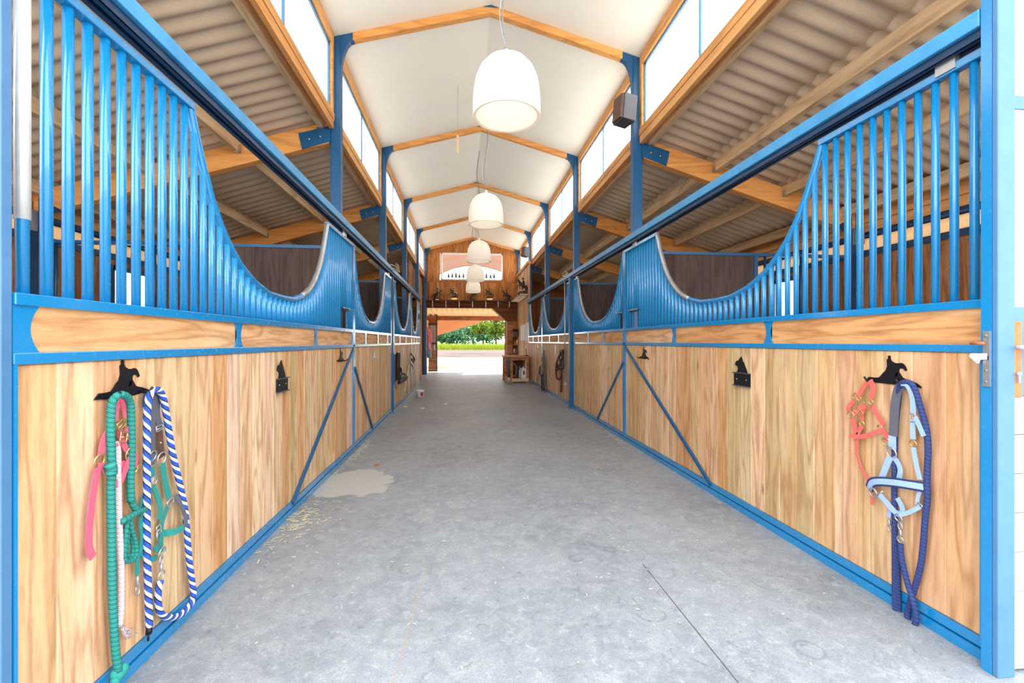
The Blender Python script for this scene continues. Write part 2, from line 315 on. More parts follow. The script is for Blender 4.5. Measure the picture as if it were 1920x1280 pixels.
# ------------------------------------------------------------------ mesh builder
class MB:
    def __init__(s): s.v = []; s.f = []; s.r = []; s.uv = {}; s.smooth = []
    def add(s, vs_, fs, r=None, sm=False, uvs=None):
        o = len(s.v); r = random.random() if r is None else r
        s.v += [Vector(q) for q in vs_]
        for i, q in enumerate(fs):
            s.f.append([o+j for j in q]); s.r.append(r); s.smooth.append(sm)
            if uvs: s.uv[len(s.f)-1] = uvs[i]
        return s
    def box(s, a, b, r=None, ch=0):
        x0, y0, z0 = [min(p, q) for p, q in zip(a, b)]; x1, y1, z1 = [max(p, q) for p, q in zip(a, b)]
        if ch:
            bm = bmesh.new(); bmesh.ops.create_cube(bm, size=1)
            for v in bm.verts: v.co = Vector((x0+(v.co.x+.5)*(x1-x0), y0+(v.co.y+.5)*(y1-y0), z0+(v.co.z+.5)*(z1-z0)))
            bmesh.ops.bevel(bm, geom=bm.edges[:], offset=ch, segments=1, affect='EDGES')
            bm.verts.index_update()
            s.add([v.co.copy() for v in bm.verts], [[v.index for v in f.verts] for f in bm.faces], r); bm.free(); return s
        return s.add([(x0, y0, z0), (x1, y0, z0), (x1, y1, z0), (x0, y1, z0), (x0, y0, z1), (x1, y0, z1), (x1, y1, z1), (x0, y1, z1)],
                     [(0, 3, 2, 1), (4, 5, 6, 7), (0, 1, 5, 4), (1, 2, 6, 5), (2, 3, 7, 6), (3, 0, 4, 7)], r)
    def beam(s, p, q, wd, hd, up=(0, 0, 1), r=None):
        """rectangular bar from p to q, wd across, hd along 'up'"""
        p, q = Vector(p), Vector(q); d = (q-p).normalized(); u = Vector(up); a = d.cross(u).normalized(); u = a.cross(d).normalized()
        vs_ = []
        for e in (p, q):
            for i, j in ((-1, -1), (1, -1), (1, 1), (-1, 1)): vs_.append(e+a*(wd/2*i)+u*(hd/2*j))
        return s.add(vs_, [(0, 1, 2, 3), (7, 6, 5, 4), (0, 4, 5, 1), (1, 5, 6, 2), (2, 6, 7, 3), (3, 7, 4, 0)], r)
    def tube(s, pts, rad, seg=8, r=None, closed=False):
        pts = [Vector(p) for p in pts]; k = len(pts)
        rads = rad if isinstance(rad, (list, tuple)) else [rad]*k
        ring = []; L = 0; ls = []
        ref = None
        for i, p in enumerate(pts):
            if closed: d = pts[(i+1) % k]-pts[i-1]
            else: d = pts[min(i+1, k-1)]-pts[max(i-1, 0)]
            d = d.normalized() if d.length > 1e-9 else Vector((0, 0, 1))
            if ref is None: ref = Vector((1, 0, 0)) if abs(d.x) < .9 else Vector((0, 1, 0))
            a = (ref-d*ref.dot(d)); a = a.normalized() if a.length > 1e-6 else d.orthogonal().normalized()
            ref = a; bq = d.cross(a)
            if i: L += (p-pts[i-1]).length
            ls.append(L)
            ring.append([p+(a*math.cos(t)+bq*math.sin(t))*rads[i] for t in [2*math.pi*j/seg for j in range(seg)]])
        vs_ = [v for rg in ring for v in rg]; fs = []; uv = []
        for i in range(k if closed else k-1):
            i2 = (i+1) % k
            for j in range(seg):
                j2 = (j+1) % seg
                fs.append((i*seg+j, i*seg+j2, i2*seg+j2, i2*seg+j)); l2 = ls[i2] if i2 else L
                uv.append([(j/seg, ls[i]), ((j+1)/seg, ls[i]), ((j+1)/seg, l2), (j/seg, l2)])
        if not closed:
            fs += [tuple(range(seg))[::-1], tuple((k-1)*seg+j for j in range(seg))]; uv += [[(0, 0)]*seg]*2
        return s.add(vs_, fs, r, True, uv)
    def prism(s, poly, d, r=None):
        """polygon (3-D points) pushed along vector d"""
        d = Vector(d); bm = bmesh.new()
        vs_ = [bm.verts.new(Vector(p)) for p in poly]
        try: f = bm.faces.new(vs_)
        except ValueError: bm.free(); return s
        ret = bmesh.ops.extrude_face_region(bm, geom=[f])
        for v in [g for g in ret['geom'] if isinstance(g, bmesh.types.BMVert)]: v.co += d
        bmesh.ops.recalc_face_normals(bm, faces=bm.faces[:])
        if len(poly) > 4: bmesh.ops.triangulate(bm, faces=[q for q in bm.faces if len(q.verts) > 4], ngon_method='EAR_CLIP')
        bm.verts.index_update()
        s.add([v.co.copy() for v in bm.verts], [[v.index for v in q.verts] for q in bm.faces], r); bm.free(); return s
    def lathe(s, prof, c=(0, 0, 0), seg=24, r=None, sx=1, sy=1):
        c = Vector(c); vs_ = []; fs = []
        for (rad, z) in prof:
            for j in range(seg):
                t = 2*math.pi*j/seg; vs_.append(c+Vector((rad*math.cos(t)*sx, rad*math.sin(t)*sy, z)))
        for i in range(len(prof)-1):
            for j in range(seg): j2 = (j+1) % seg; fs.append((i*seg+j, i*seg+j2, (i+1)*seg+j2, (i+1)*seg+j))
        return s.add(vs_, fs, r, True)
    def ellip(s, c, rad, seg=12, rings=8, r=None, rot=None):
        c = Vector(c); vs_ = []; fs = []
        for i in range(rings+1):
            ph = math.pi*i/rings
            for j in range(seg):
                t = 2*math.pi*j/seg; q = Vector((math.sin(ph)*math.cos(t)*rad[0], math.sin(ph)*math.sin(t)*rad[1], math.cos(ph)*rad[2]))
                if rot: q = rot @ q
                vs_.append(c+q)
        for i in range(rings):
            for j in range(seg): j2 = (j+1) % seg; fs.append((i*seg+j, (i+1)*seg+j, (i+1)*seg+j2, i*seg+j2))
        return s.add(vs_, fs, r, True)
    def ribbon(s, pts, wd, th, nrm, r=None):
        """flat strap along pts, wd wide in the plane square to nrm, th thick"""
        pts = [Vector(p) for p in pts]; nrm = Vector(nrm).normalized(); k = len(pts); vs_ = []; fs = []
        wds = wd if isinstance(wd, (list, tuple)) else [wd]*k
        for i, p in enumerate(pts):
            d = pts[min(i+1, k-1)]-pts[max(i-1, 0)]; d = d.normalized(); a = d.cross(nrm)
            a = a.normalized() if a.length > 1e-5 else Vector((0, 1, 0)); nn = a.cross(d).normalized()
            for i_, j_ in ((-1, -1), (1, -1), (1, 1), (-1, 1)): vs_.append(p+a*(wds[i]/2*i_)+nn*(th/2*j_))
        for i in range(k-1):
            for j in range(4): j2 = (j+1) % 4; fs.append((i*4+j, i*4+j2, (i+1)*4+j2, (i+1)*4+j))
        fs += [(3, 2, 1, 0), tuple((k-1)*4+j for j in range(4))]
        return s.add(vs_, fs, r)
    def build(s, name, mat, parent=None, loc=None, kind=None, bev=0, solid=0):
        if parent is not None: o = parent_world(parent)
        elif loc is not None: o = Vector(loc)
        else:
            xs = [v.x for v in s.v]; ys = [v.y for v in s.v]; zs = [v.z for v in s.v]
            o = Vector(((min(xs)+max(xs))/2, (min(ys)+max(ys))/2, min(zs)))
        me = bpy.data.meshes.new(name)
        me.from_pydata([v-o for v in s.v], [], s.f); me.update()
        at = me.attributes.new('rnd', 'FLOAT', 'FACE'); at.data.foreach_set('value', s.r)
        me.polygons.foreach_set('use_smooth', s.smooth)
        if s.uv:
            ul = me.uv_layers.new(name='UVMap')
            for p in me.polygons:
                q = s.uv.get(p.index)
                if q:
                    for li, c in zip(p.loop_indices, q): ul.data[li].uv = c
        bm = bmesh.new(); bm.from_mesh(me); bmesh.ops.recalc_face_normals(bm, faces=bm.faces[:]); bm.to_mesh(me); bm.free()
        me.materials.append(mat if not isinstance(mat, str) else M[mat])
        ob = bpy.data.objects.new(name, me); C.objects.link(ob)
        if parent is not None: ob.parent = parent
        else: ob.location = o
        if bev:
            md = ob.modifiers.new('b', 'BEVEL'); md.width = bev; md.segments = 2; md.limit_method = 'ANGLE'
        if solid:
            md = ob.modifiers.new('s', 'SOLIDIFY'); md.thickness = solid
        if kind: ob['kind'] = kind
        return ob
def parent_world(p):
    v = Vector((0, 0, 0))
    while p is not None: v += p.location; p = p.parent
    return v
def tag(o, label, cat, group=None):
    o['label'] = label; o['category'] = cat
    if group: o['group'] = group
    return o
def thing(name, label, cat, loc, group=None):
    o = bpy.data.objects.new(name, None); C.objects.link(o); o.location = loc; o.empty_display_size = .1
    return tag(o, label, cat, group)
def sthing(name, loc):
    o = bpy.data.objects.new(name, None); C.objects.link(o); o.location = loc; o['kind'] = 'structure'; o.empty_display_size = .1
    return o
def spline(pts, k=6):
    pts = [Vector(p) for p in pts]
    if len(pts) < 3: return [pts[0].lerp(pts[-1], i/k) for i in range(k+1)]
    P_ = [pts[0]*2-pts[1]]+pts+[pts[-1]*2-pts[-2]]; out = []
    for i in range(1, len(P_)-2):
        a, b_, c, d = P_[i-1:i+3]
        for j in range(k):
            t = j/k; out.append(.5*((2*b_)+(c-a)*t+(2*a-5*b_+4*c-d)*t*t+(3*b_-a-3*c+d)*t**3))
    return out+[pts[-1]]
def rc(): return random.random()

# ================================================================== SETTING
MB().add([(-6, -6, 0), (7, -6, 0), (7, 18.9, 0), (-6, 18.9, 0)], [(0, 1, 2, 3)]).build('floor', 'floor', loc=(0, 0, 0), kind='structure')
MB().add([(-300, 18.9, -.012), (300, 18.9, -.012), (300, 600, -.012), (-300, 600, -.012)], [(0, 1, 2, 3)]).build('ground', 'ground', loc=(0, 0, 0), kind='structure')
g = MB()
for x0, x1 in ((-120, -6), (7, 120)): g.add([(x0, -60, -.012), (x1, -60, -.012), (x1, 18.9, -.012), (x0, 18.9, -.012)], [(0, 1, 2, 3)])
g.add([(-6, -60, -.012), (7, -60, -.012), (7, -6, -.012), (-6, -6, -.012)], [(0, 1, 2, 3)])
g.build('ground_yard', 'ground', loc=(0, 0, 0), kind='structure')

YF = 1.30                                   # front edge of the building
# nave ceiling
g = MB()
xs = [-1.62, RIDX, 2.26]
for a, b_ in ((xs[0], xs[1]), (xs[1], xs[2])):
    g.add([(a, YF, nave_z(a)), (b_, YF, nave_z(b_)), (b_, YE+.1, nave_z(b_)), (a, YE+.1, nave_z(a)),
           (a, YF, nave_z(a)+.08), (b_, YF, nave_z(b_)+.08), (b_, YE+.1, nave_z(b_)+.08), (a, YE+.1, nave_z(a)+.08)],
          [(0, 1, 2, 3), (7, 6, 5, 4), (0, 4, 5, 1), (3, 2, 6, 7), (0, 3, 7, 4), (1, 5, 6, 2)])
g.build('ceiling', 'ceil', loc=(0, 0, 0), kind='structure')
# corrugated aisle roofs: overlapping rows of wavy sheet
def corr(name, fz, xr, sgn):
    g = MB(); pitch = .177; dy = pitch/8; ny = int((YE+.1-YF)/dy)
    for k in range(len(xr)-1):
        xa, xb = xr[k], xr[k+1]+sgn*.10          # the lower end runs on under nothing, the upper end laps over
        cols = [xa, (xa+xb)/2, xb]; vs_ = []; fs = []
        for j in range(ny+1):
            y = YF+j*dy; wv_ = .019*math.sin(2*math.pi*y/pitch)
            for i, x in enumerate(cols): vs_.append((x, y, fz(x)+.034+wv_+.016*(i/2)*(-1 if True else 1)+.008))
        for j in range(ny):
            for i in range(2): fs.append((j*3+i, j*3+i+1, (j+1)*3+i+1, (j+1)*3+i))
        g.add(vs_, fs, rc(), True)
    return g.build(name, 'sheet', loc=(0, 0, 0), kind='structure', solid=.007)
corr('ceiling_left', roofL, [-1.53, -2.32, -3.29, -4.26, -5.0], -1)
corr('ceiling_right', roofR, [2.19, 2.92, 3.89, 4.86, 5.5], 1)

# outer walls with open stable windows, a cream blind band above the boards
def planks_y(g, x, th, y0, y1, z0, z1, w_=.14, ph=0):
    """vertical boards in a wall of constant x, faces between x and x+th"""
    k0 = math.floor((y0-ph)/w_)
    for k in range(k0, math.ceil((y1-ph)/w_)):
        a = max(y0, ph+k*w_); b_ = min(y1, ph+(k+1)*w_)
        if b_-a < .006: continue
        g.box((x, a+.0001, z0), (x+th, b_-.0001, z1), rc(), .004)
def planks_x(g, y, th, x0, x1, z0, z1, w_=.14):
    k0 = math.floor(x0/w_)
    for k in range(k0, math.ceil(x1/w_)):
        a = max(x0, k*w_); b_ = min(x1, (k+1)*w_)
        if b_-a < .006: continue
        zz0 = z0((a+b_)/2) if callable(z0) else z0; zz1 = z1((a+b_)/2) if callable(z1) else z1
        if zz1-zz0 < .01: continue
        g.box((a+.0001, y, zz0), (b_-.0001, y+th, zz1), rc(), .0025)
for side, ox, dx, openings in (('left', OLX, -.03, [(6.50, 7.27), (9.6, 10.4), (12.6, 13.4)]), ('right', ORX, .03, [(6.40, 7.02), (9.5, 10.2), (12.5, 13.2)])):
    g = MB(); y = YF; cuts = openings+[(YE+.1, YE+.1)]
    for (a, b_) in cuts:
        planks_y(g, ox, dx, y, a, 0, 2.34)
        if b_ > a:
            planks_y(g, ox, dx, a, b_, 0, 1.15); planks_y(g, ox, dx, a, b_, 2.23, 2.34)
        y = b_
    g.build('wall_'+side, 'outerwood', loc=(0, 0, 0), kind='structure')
    s_ = -1 if side == 'left' else 1
    MB().box((ox-s_*.02, YF, 2.335), (ox+s_*.04, YE, 2.41)).build('trim_'+('1' if side == 'left' else '2'), 'bluedark', kind='structure')
    MB().box((ox+s_*.0, YF, 2.41), (ox+s_*.012, YE, 2.56)).build('blind_band' if side == 'left' else 'blind_band.001', 'blind', kind='structure')
    g = MB().tube([(ox-s_*.03, YF, 2.585), (ox-s_*.03, YE, 2.585)], .018, 8).box((ox-s_*.0, YF, 2.56), (ox+s_*.04, YE, 2.64))
    g.build('trim_'+('3' if side == 'left' else '4'), 'bluedark', kind='structure')
    MB().box((ox-s_*.02, YF, 2.64), (ox+s_*.06, YE, 2.77)).box((ox-s_*.06, YF, 2.75), (ox+s_*.06, YE, 2.86 if side == 'left' else 2.90)).build('wall_plate_timber' if side == 'left' else 'wall_plate_timber.001', 'glulamy', kind='structure')
    fr = MB()
    for a, b_ in openings:
        for yy in (a, b_): fr.box((ox-s_*.02, yy-.03, 1.12), (ox+s_*.03, yy+.03, 2.26))
        fr.box((ox-s_*.02, a, 2.2), (ox+s_*.03, b_, 2.26)); fr.box((ox-s_*.02, a, 1.12), (ox+s_*.03, b_, 1.18))
    fr.build('trim_'+('5' if side == 'left' else '6'), 'bluedark', kind='structure')

# back gable wall (boards) with the opening and window
WX0, WX1, WZ0, WZ1 = -.86, 1.49, 3.585, 4.62
OPX0, OPX1, OPZ = -1.42, 1.60, 2.52
g = MB(); k = .118; x = -1.62
while x < 2.26:
    a, b_ = x, min(x+k, 2.26); mdl = (a+b_)/2; segs = []
    top = nave_z(mdl)-.005
    lowz = OPZ if OPX0 < mdl < OPX1 else 0
    if lowz: segs.append((OPZ, 3.5))
    else: segs.append((0, 3.5))
    if WX0 < mdl < WX1: segs += [(WZ1, top)]; segs.append((3.52, WZ0))
    else: segs.append((3.52, top))
    for z0, z1 in segs: g.box((a, YE, z0), (b_, YE+.04, z1), rc(), .004)
    x += k
g.box((-1.62, YE+.005, 3.49), (2.26, YE+.04, 3.53))
g.build('wall_back', 'backwood', loc=(0, 0, 0), kind='structure')
# aisle ends of the back wall
g = MB(); planks_x(g, YE, .04, OLX-.05, -1.62, 0, lambda x: roofL(x)+.03); planks_x(g, YE, .04, 2.26, ORX+.05, 0, lambda x: roofR(x)+.03)
g.build('wall_back_aisles', 'backwood', loc=(0, 0, 0), kind='structure')
# dark header boards, with the cut corner
g = MB()
for i in range(3): g.box((-1.45, YE-.03, OPZ+.093*i+.002), (2.10, YE, OPZ+.093*(i+1)-.002), rc(), .003)
zz = OPZ
for i in range(5):
    z1 = OPZ-.1*i; z0 = z1-.098
    xa = 1.07+(OPZ-z1)*1.08; xb = 1.07+(OPZ-z0)*1.08
    g.prism([(xa, YE-.03, z1), (2.10, YE-.03, z1), (2.10, YE-.03, z0), (min(xb, 1.62), YE-.03, z0)], (0, .03, 0), rc())
g.build('trim_7', 'darkboard', loc=(0, 0, 0), kind='structure')
MB().beam((1.06, YE-.05, OPZ-.0), (1.61, YE-.05, OPZ-.51), .06, .045, (0, 0, 1)).build('trim_8', 'lightwood', kind='structure')
MB().box((1.60, YE-.02, 0), (1.66, YE+.08, 2.02)).build('trim_9', 'lightwood', kind='structure')
MB().box((1.66, YE-.035, .02), (1.87, YE-.002, 2.0)).build('trim_10', 'benchwood', kind='structure')
# window in the gable
wn = sthing('window_1', (.315, YE, WZ0))
g = MB(); 
for a, b_ in (((WX0, WZ0), (WX0+.05, WZ1)), ((WX1-.05, WZ0), (WX1, WZ1)), ((WX0, WZ0), (WX1, WZ0+.05)), ((WX0, WZ1-.05), (WX1, WZ1))):
    g.box((a[0], YE-.03, a[1]), (b_[0], YE+.05, b_[1]))
g.build('window_frame', 'white', wn)
MB().box((WX0+.04, YE+.02, WZ0+.04), (WX1-.04, YE+.026, WZ1-.04)).build('window_pane', 'glass', wn)

# board wall of the tack corner on the right and the plain wall on the left
g = MB(); planks_y(g, 2.05, .03, 14.10, YE, 0, 3.72, .12)
g.build('wall_side', 'plank', loc=(0, 0, 0), kind='structure')
MB().box((2.0, 14.1, 3.70), (2.2, YE, 3.80)).build('trim_11', 'glulamy', kind='structure')
g = MB(); planks_y(g, -1.56, -.03, 13.15, 14.0, 0, 3.6, .12); planks_y(g, -1.56, -.03, 14.0, YE, 2.2, 3.6, .12); planks_y(g, -1.56, -.03, 15.2, YE, 0, 2.2, .12)
g.build('wall_tack', 'outerwood', loc=(0, 0, 0), kind='structure')

# clerestory windows: timber surround, thin blue frame, frosted panes
wi = 2
bays = [(YF, FR[0])]+[(FR[i], FR[i+1]) for i in range(4)]
for side, X0, s_ in (('left', -1.515, -1), ('right', 2.18, 1)):
    for bi, (ya, yb) in enumerate(bays):
        a, b_ = ya+.05, yb-.07
        wn = sthing('window_%d' % wi, (X0, (ya+yb)/2, 3.8)); wi += 1
        mull = [(ya+yb)/2] if bi else [yb-1.42, yb-2.82]
        zt = nave_z(X0)-.03
        xi = X0-s_*.05                      # inner face of the timbers
        g = MB()
        g.box((xi, a, zt-.09), (xi+s_*.09, b_, zt+.05))                # head
        g.box((xi, b_-.06, 3.83), (xi+s_*.06, b_, zt-.09)); g.box((xi, a, 3.83), (xi+s_*.06, a+.06, zt-.09))
        g.box((xi-s_*.008, a, 3.75), (xi+s_*.05, b_, 3.832))
        g.build('window_frame', 'glulamy', wn)
        MB().box((xi, a, 3.66), (xi+s_*.045, b_, 3.748)).build('window_sill', 'glulamy', wn)
        g = MB(); pa, pb = a+.06, b_-.06; xx = X0; t = .013
        for yy in [pa+t, pb-t]+mull: g.box((xx-.02, yy-t, 3.83), (xx+.02, yy+t, zt-.09))
        g.box((xx-.02, pa, 3.83), (xx+.02, pb, 3.85)); g.box((xx-.02, pa, zt-.115), (xx+.02, pb, zt-.09))
        g.build('mullion', 'blue', wn)
        ed = [pa]+sorted(mull)+[pb]
        for u0, u1 in zip(ed[:-1], ed[1:]):
            MB().box((xx-.004, u0+.012, 3.84), (xx+.004, u1-.012, zt-.11)).build('pane', 'frost', wn)

# ================================================================== STEEL FRAMES
def gusset(g, cx, sgn, y, th):
    """curved knee between column (x=cx) and rafter, sgn = towards the ridge"""
    x0 = cx+sgn*.05; pts = [(cx-sgn*.055, nave_z(cx-sgn*.055)-.004)]
    xt = cx+sgn*.20
    pts += [(xt, nave_z(xt)-.004), (xt, nave_z(xt)-.095)]
    for i in range(1, 7):
        t = i/6; ang = t*math.pi/2
        pts.append((xt-sgn*.145*math.sin(ang), nave_z(xt)-.095-.40*(1-math.cos(ang))))
    pts.append((cx-sgn*.055, 4.2))
    g.prism([(p[0], y-th/2, p[1]) for p in pts], (0, th, 0))
for side, cx, s_, rf, nm in (('left', CLX, 1, roofL, 'left'), ('right', CRX, -1, roofR, 'right')):
    for k, y in enumerate(FR):
        if k == 4: y = YE-.06
        t = thing('steel_column', '%s blue steel column with curved knee under the white ceiling, %s row' % (ORD[k], nm), 'column', (cx, y, 0))
        g = MB()
        g.box((cx-.056, y-.05, 0), (cx-.048, y+.05, 4.72)).box((cx+.048, y-.05, 0), (cx+.056, y+.05, 4.72)).box((cx-.05, y-.006, 0), (cx+.05, y+.006, 4.72)).box((cx-.05, y-.05, 0), (cx+.05, y-.042, 4.6))
        g.build('post', 'bluedeep', t)
        g = MB(); gusset(g, cx, s_, y, .07); g.build('knee_bracket', 'bluedeep', t)
        if k < 4:
            xa, xb = cx-s_*.05, cx-s_*.40
            g = MB().prism([(xa, y-.062, rf(xa)-.07), (xb, y-.062, rf(xb)-.07), (xb+s_*.04, y-.062, rf(xb)-.245), (xa, y-.062, rf(xa)-.245)], (0, .012, 0))
            g.prism([(xa, y+.05, rf(xa)-.07), (xb, y+.05, rf(xb)-.07), (xb+s_*.04, y+.05, rf(xb)-.245), (xa, y+.05, rf(xa)-.245)], (0, .012, 0))
            g.build('rafter_bracket', 'bluedeep', t)
            for q in (.16, .28):
                xq = cx-s_*q; MB().tube([(xq, y-.078, rf(xq)-.17), (xq, y-.062, rf(xq)-.17)], .012, 8).build('bolt', 'silver', t)
    # aisle rafters
    ox = -4.56 if s_ == 1 else 5.02
    for k, y in enumerate(FR[:4]):
        xa = cx-s_*.07
        g = MB().prism([(xa, y-.05, rf(xa)-.015), (ox, y-.05, rf(ox)-.015), (ox, y-.05, rf(ox)-.24), (ox+s_*.1, y-.05, rf(ox)-.24), (xa, y-.05, rf(xa)-.255)], (0, .1, 0))
        tag(g.build('aisle_rafter', 'glulam'), '%s orange laminated rafter under the corrugated roof of the %s aisle' % (ORD[k], nm), 'beam')
    # outer columns
    for k, y in enumerate(FR[:4]):
        t = thing('wall_column', '%s blue column against the outer wall of the %s aisle' % (ORD[k], nm), 'column', (ox, y, 0))
        zt = rf(ox)-.24
        MB().box((ox-.05, y-.05, 0), (ox+.05, y+.05, zt+.02)).build('post', 'bluedark', t)
        g = MB(); q = [(ox+s_*.05, zt+.16), (ox+s_*.30, zt+.02)]
        for i in range(6):
            a = i/5*math.pi/2; q.append((ox+s_*(.05+.25*(1-math.sin(a))), zt+.02-.22*(1-math.cos(a))))
        g.prism([(p[0], y-.055, p[1]) for p in q], (0, .008, 0)); g.build('knee_bracket', 'bluedark', t)
        MB().box((ox+s_*.04, y-.16, zt-.2), (ox-s_*.03, y-.05, zt+.02)).build('fixing_plate', 'grey', t)
# nave rafters: two timbers per frame
for k, y in enumerate(FR):
    if k == 4: y = YE-.06
    for side, xa in (('left', CLX+.19), ('right', CRX-.19)):
        g = MB().prism([(xa, y-.04, nave_z(xa)-.003), (RIDX, y-.04, RIDZ-.003), (RIDX, y-.04, RIDZ-.088), (xa, y-.04, nave_z(xa)-.09)], (0, .08, 0))
        tag(g.build('ceiling_rafter', 'glulam'), '%s slim orange rafter across the white ceiling, %s slope' % (ORD[k], side), 'beam')
    if k < 4:
        tag(MB().prism([(RIDX-.09, y-.045, nave_z(RIDX-.09)-.004), (RIDX+.09, y-.045, nave_z(RIDX+.09)-.004), (RIDX, y-.045, RIDZ-.002), ][::1]+[(RIDX, y-.045, RIDZ+.01)][:0], (0, .09, 0)).build('ridge_plate', 'bluedeep'),
            '%s small blue plate joining the two ceiling rafters at the ridge' % ORD[k], 'plate')
# purlins
for nm, rf, s_, lines in (('left', roofL, 1, [-1.60, -2.50, -3.43, -4.40]), ('right', roofR, -1, [2.26, 3.11, 4.04, 4.86])):
    for li, x in enumerate(lines):
        for bi, (ya, yb) in enumerate(bays):
            if bi and bi > 3: continue
            g = MB().box((x-.03, ya+(.0 if bi == 0 else .052), rf(x)-(.085 if li == 0 else .125)), (x+.03, yb-.052, rf(x)+.004))
            o = g.build('purlin', 'purlin')
            tag(o, 'pine purlin of the %s aisle, %s row from the corridor, %s bay' % (nm, ['first', 'second', 'third', 'outermost'][li], ['entrance', 'second', 'third', 'fourth'][bi]), 'beam', 'purlins under the aisle roofs')
# a joist hanger under each near purlin end
for nm, rf, lines in (('left', roofL, [-1.60, -2.50, -3.43]), ('right', roofR, [2.26, 3.11, 4.04])):
    for li, x in enumerate(lines):
        for k in (0, 1):
            y = FR[k]-.056; dp = .09 if li == 0 else .13
            g = MB().box((x-.034, y-.06, rf(x)-dp), (x+.034, y, rf(x)-dp+.004)).box((x-.034, y-.06, rf(x)-dp), (x-.031, y, rf(x)-.05)).box((x+.031, y-.06, rf(x)-dp), (x+.034, y, rf(x)-.05))
            tag(g.build('joist_hanger', 'silver'), 'galvanised hanger holding the %s purlin at the %s rafter, %s aisle' % (['first', 'second', 'third'][li], ORD[k], nm), 'bracket', 'joist hangers')

# ================================================================== STALL FRONTS
TAB = [(0, 1), (.2, .992), (.4, .93), (.55, .84), (.66, .735), (.75, .62), (.83, .48), (.90, .31), (.95, .17), (1, 0)]
def scf(u):
    u = abs(u)
    if u >= 1: return 0
    for (a, fa), (b_, fb) in zip(TAB[:-1], TAB[1:]):
        if u <= b_: return fa+(fb-fa)*(u-a)/(b_-a)
    return 0
def stall_front(side, y0, y1, sc0, sc1, stiles, label, ztop, zbot, zr0, zr1, zs0, zs1, brace=None, hatch=None, plate0=True, sleeve=False, worn=True, st0=.036):
    s_ = 1 if side == 'left' else -1; X = LX if side == 'left' else RX        # s_: towards the corridor
    t = thing('stall_front', label, 'stall front', (X-s_*.02, (y0+y1)/2, 0))
    B = lambda a, b_, mat, nm, bev=0: MB().box(a, b_).build(nm, mat, t, bev=bev)
    xb = X-s_*.04
    B((X, y0, .05), (xb, y1, .088), 'blue', 'bottom_rail')
    B((X, y0, zr0), (xb, y1, zr1), 'blue', 'lower_rail', .003)
    B((X+s_*.004, y0, zs0), (xb, y1, zs1), 'blue', 'sill_rail', .003)
    B((X, y0, .088), (xb, y0+st0, ztop if st0 > .02 else zr0), 'blue', 'end_stile'); B((X, y1-.036, .088), (xb, y1, ztop), 'blue', 'end_stile')
    g = MB(); planks_y(g, X-s_*.010, -s_*.022, y0+st0, y1-.036, .088, zr0, .145, y0+.0)
    g.build('plank_panel', 'plank', t)
    # belt boards between hourglass plates
    prev = y0+st0; zm = (zr1+zs0)/2; hh = (zs0-zr1)/2
    ends = []
    for i, q in enumerate(stiles+[y1-.036]):
        a, b_ = prev, q
        MB().box((X-s_*.012, a-.03, zr1), (X-s_*.03, b_+.03, zs0), rc()).build('belt_board', 'belt', t)
        prev = q
    cs = [(q, 1, 1) for q in stiles]+([(y0+.034, 0, 1)] if plate0 else [])+[(y1-.034, 1, 0)]
    for (q, l_, r_) in cs:
        pts = []; wn_, wf = .018, .045; first = plate0 and l_ == 0
        for i in range(9):
            z = zm-hh+2*hh*i/8; e = (z-zm)/hh; wd = wn_+(wf-wn_)*e*e; pts.append((X-s_*.004, q+(wd if r_ else .0), z))
        for i in range(8, -1, -1):
            z = zm-hh+2*hh*i/8; e = (z-zm)/hh; wd = wn_+(wf-wn_)*e*e; pts.append((X-s_*.004, (y0 if first else q-(wd if l_ else .0)), z))
        MB().prism(pts, (-s_*.012, 0, 0)).build('belt_plate', 'blue', t)
    # top rails beside the scoop
    if sc0-y0 > .08: B((X+s_*.002, y0, ztop-.035), (xb, sc0+.01, ztop), 'blue', 'top_rail', .003)
    if y1-sc1 > .08: B((X+s_*.002, sc1-.01, ztop-.035), (xb, y1, ztop), 'blue', 'top_rail', .003)
    cm, hw = (sc0+sc1)/2, (sc1-sc0)/2
    cz = lambda y: ztop-.018-(ztop-.018-zbot)*scf((y-cm)/hw)
    pts = []
    for i in range(49):
        u = -math.cos(math.pi*i/48); y = cm+hw*u; pts.append((X-s_*.02, y, cz(y)))
    MB().tube(pts, .021, 8).build('scoop_rail', 'blue', t)
    if worn:
        k0 = int(len(pts)*.62)
        wp = [Vector(p)+Vector((s_*.0, 0, 0)) for p in pts[k0:]]
        MB().tube(wp, .0225, 8).build('worn_scoop_guard', 'silver', t)['label'] = 'bare worn metal guard along the far side of the scoop'
    # bars
    y = y0+.0755*.6; cnt = 0; full = None
    while y < y1-.05 and cnt < 98:
        top = ztop-.03 if (y < sc0 or y > sc1) else cz(y)-.008
        hs = zs1-.004
        if hatch and hatch[0] < y < hatch[1]: hs = hatch[3]
        if top-hs > .02:
            if full is not None and top == ztop-.03 and hs < zs1:
                o = bpy.data.objects.new('grille_bar', full.data); C.objects.link(o); o.parent = t; o.location = (0, y-full['y'], 0)
            else:
                o = MB().tube([(X-s_*.02, y, hs), (X-s_*.02, y, top)], .0155, 10).build('grille_bar', 'blue', t)
                if top == ztop-.03 and hs < zs1: full = o; full['y'] = y
        if cnt == 0 and sleeve:
            MB().tube([(X-s_*.02, y, 1.60), (X-s_*.02, y, ztop-.03)], .0185, 12).build('pipe_sleeve', 'whitepipe', t)['label'] = 'worn white metal sleeve round the first bar'
        y += .0755; cnt += 1
    if full is not None: del full['y']
    if brace:
        for (a, za, b_, zb) in brace:
            MB().beam((X+s_*.004, a, za), (X+s_*.004, b_, zb), .03, .016, (s_, 0, 0)).build('diagonal_brace', 'bluedeep', t)
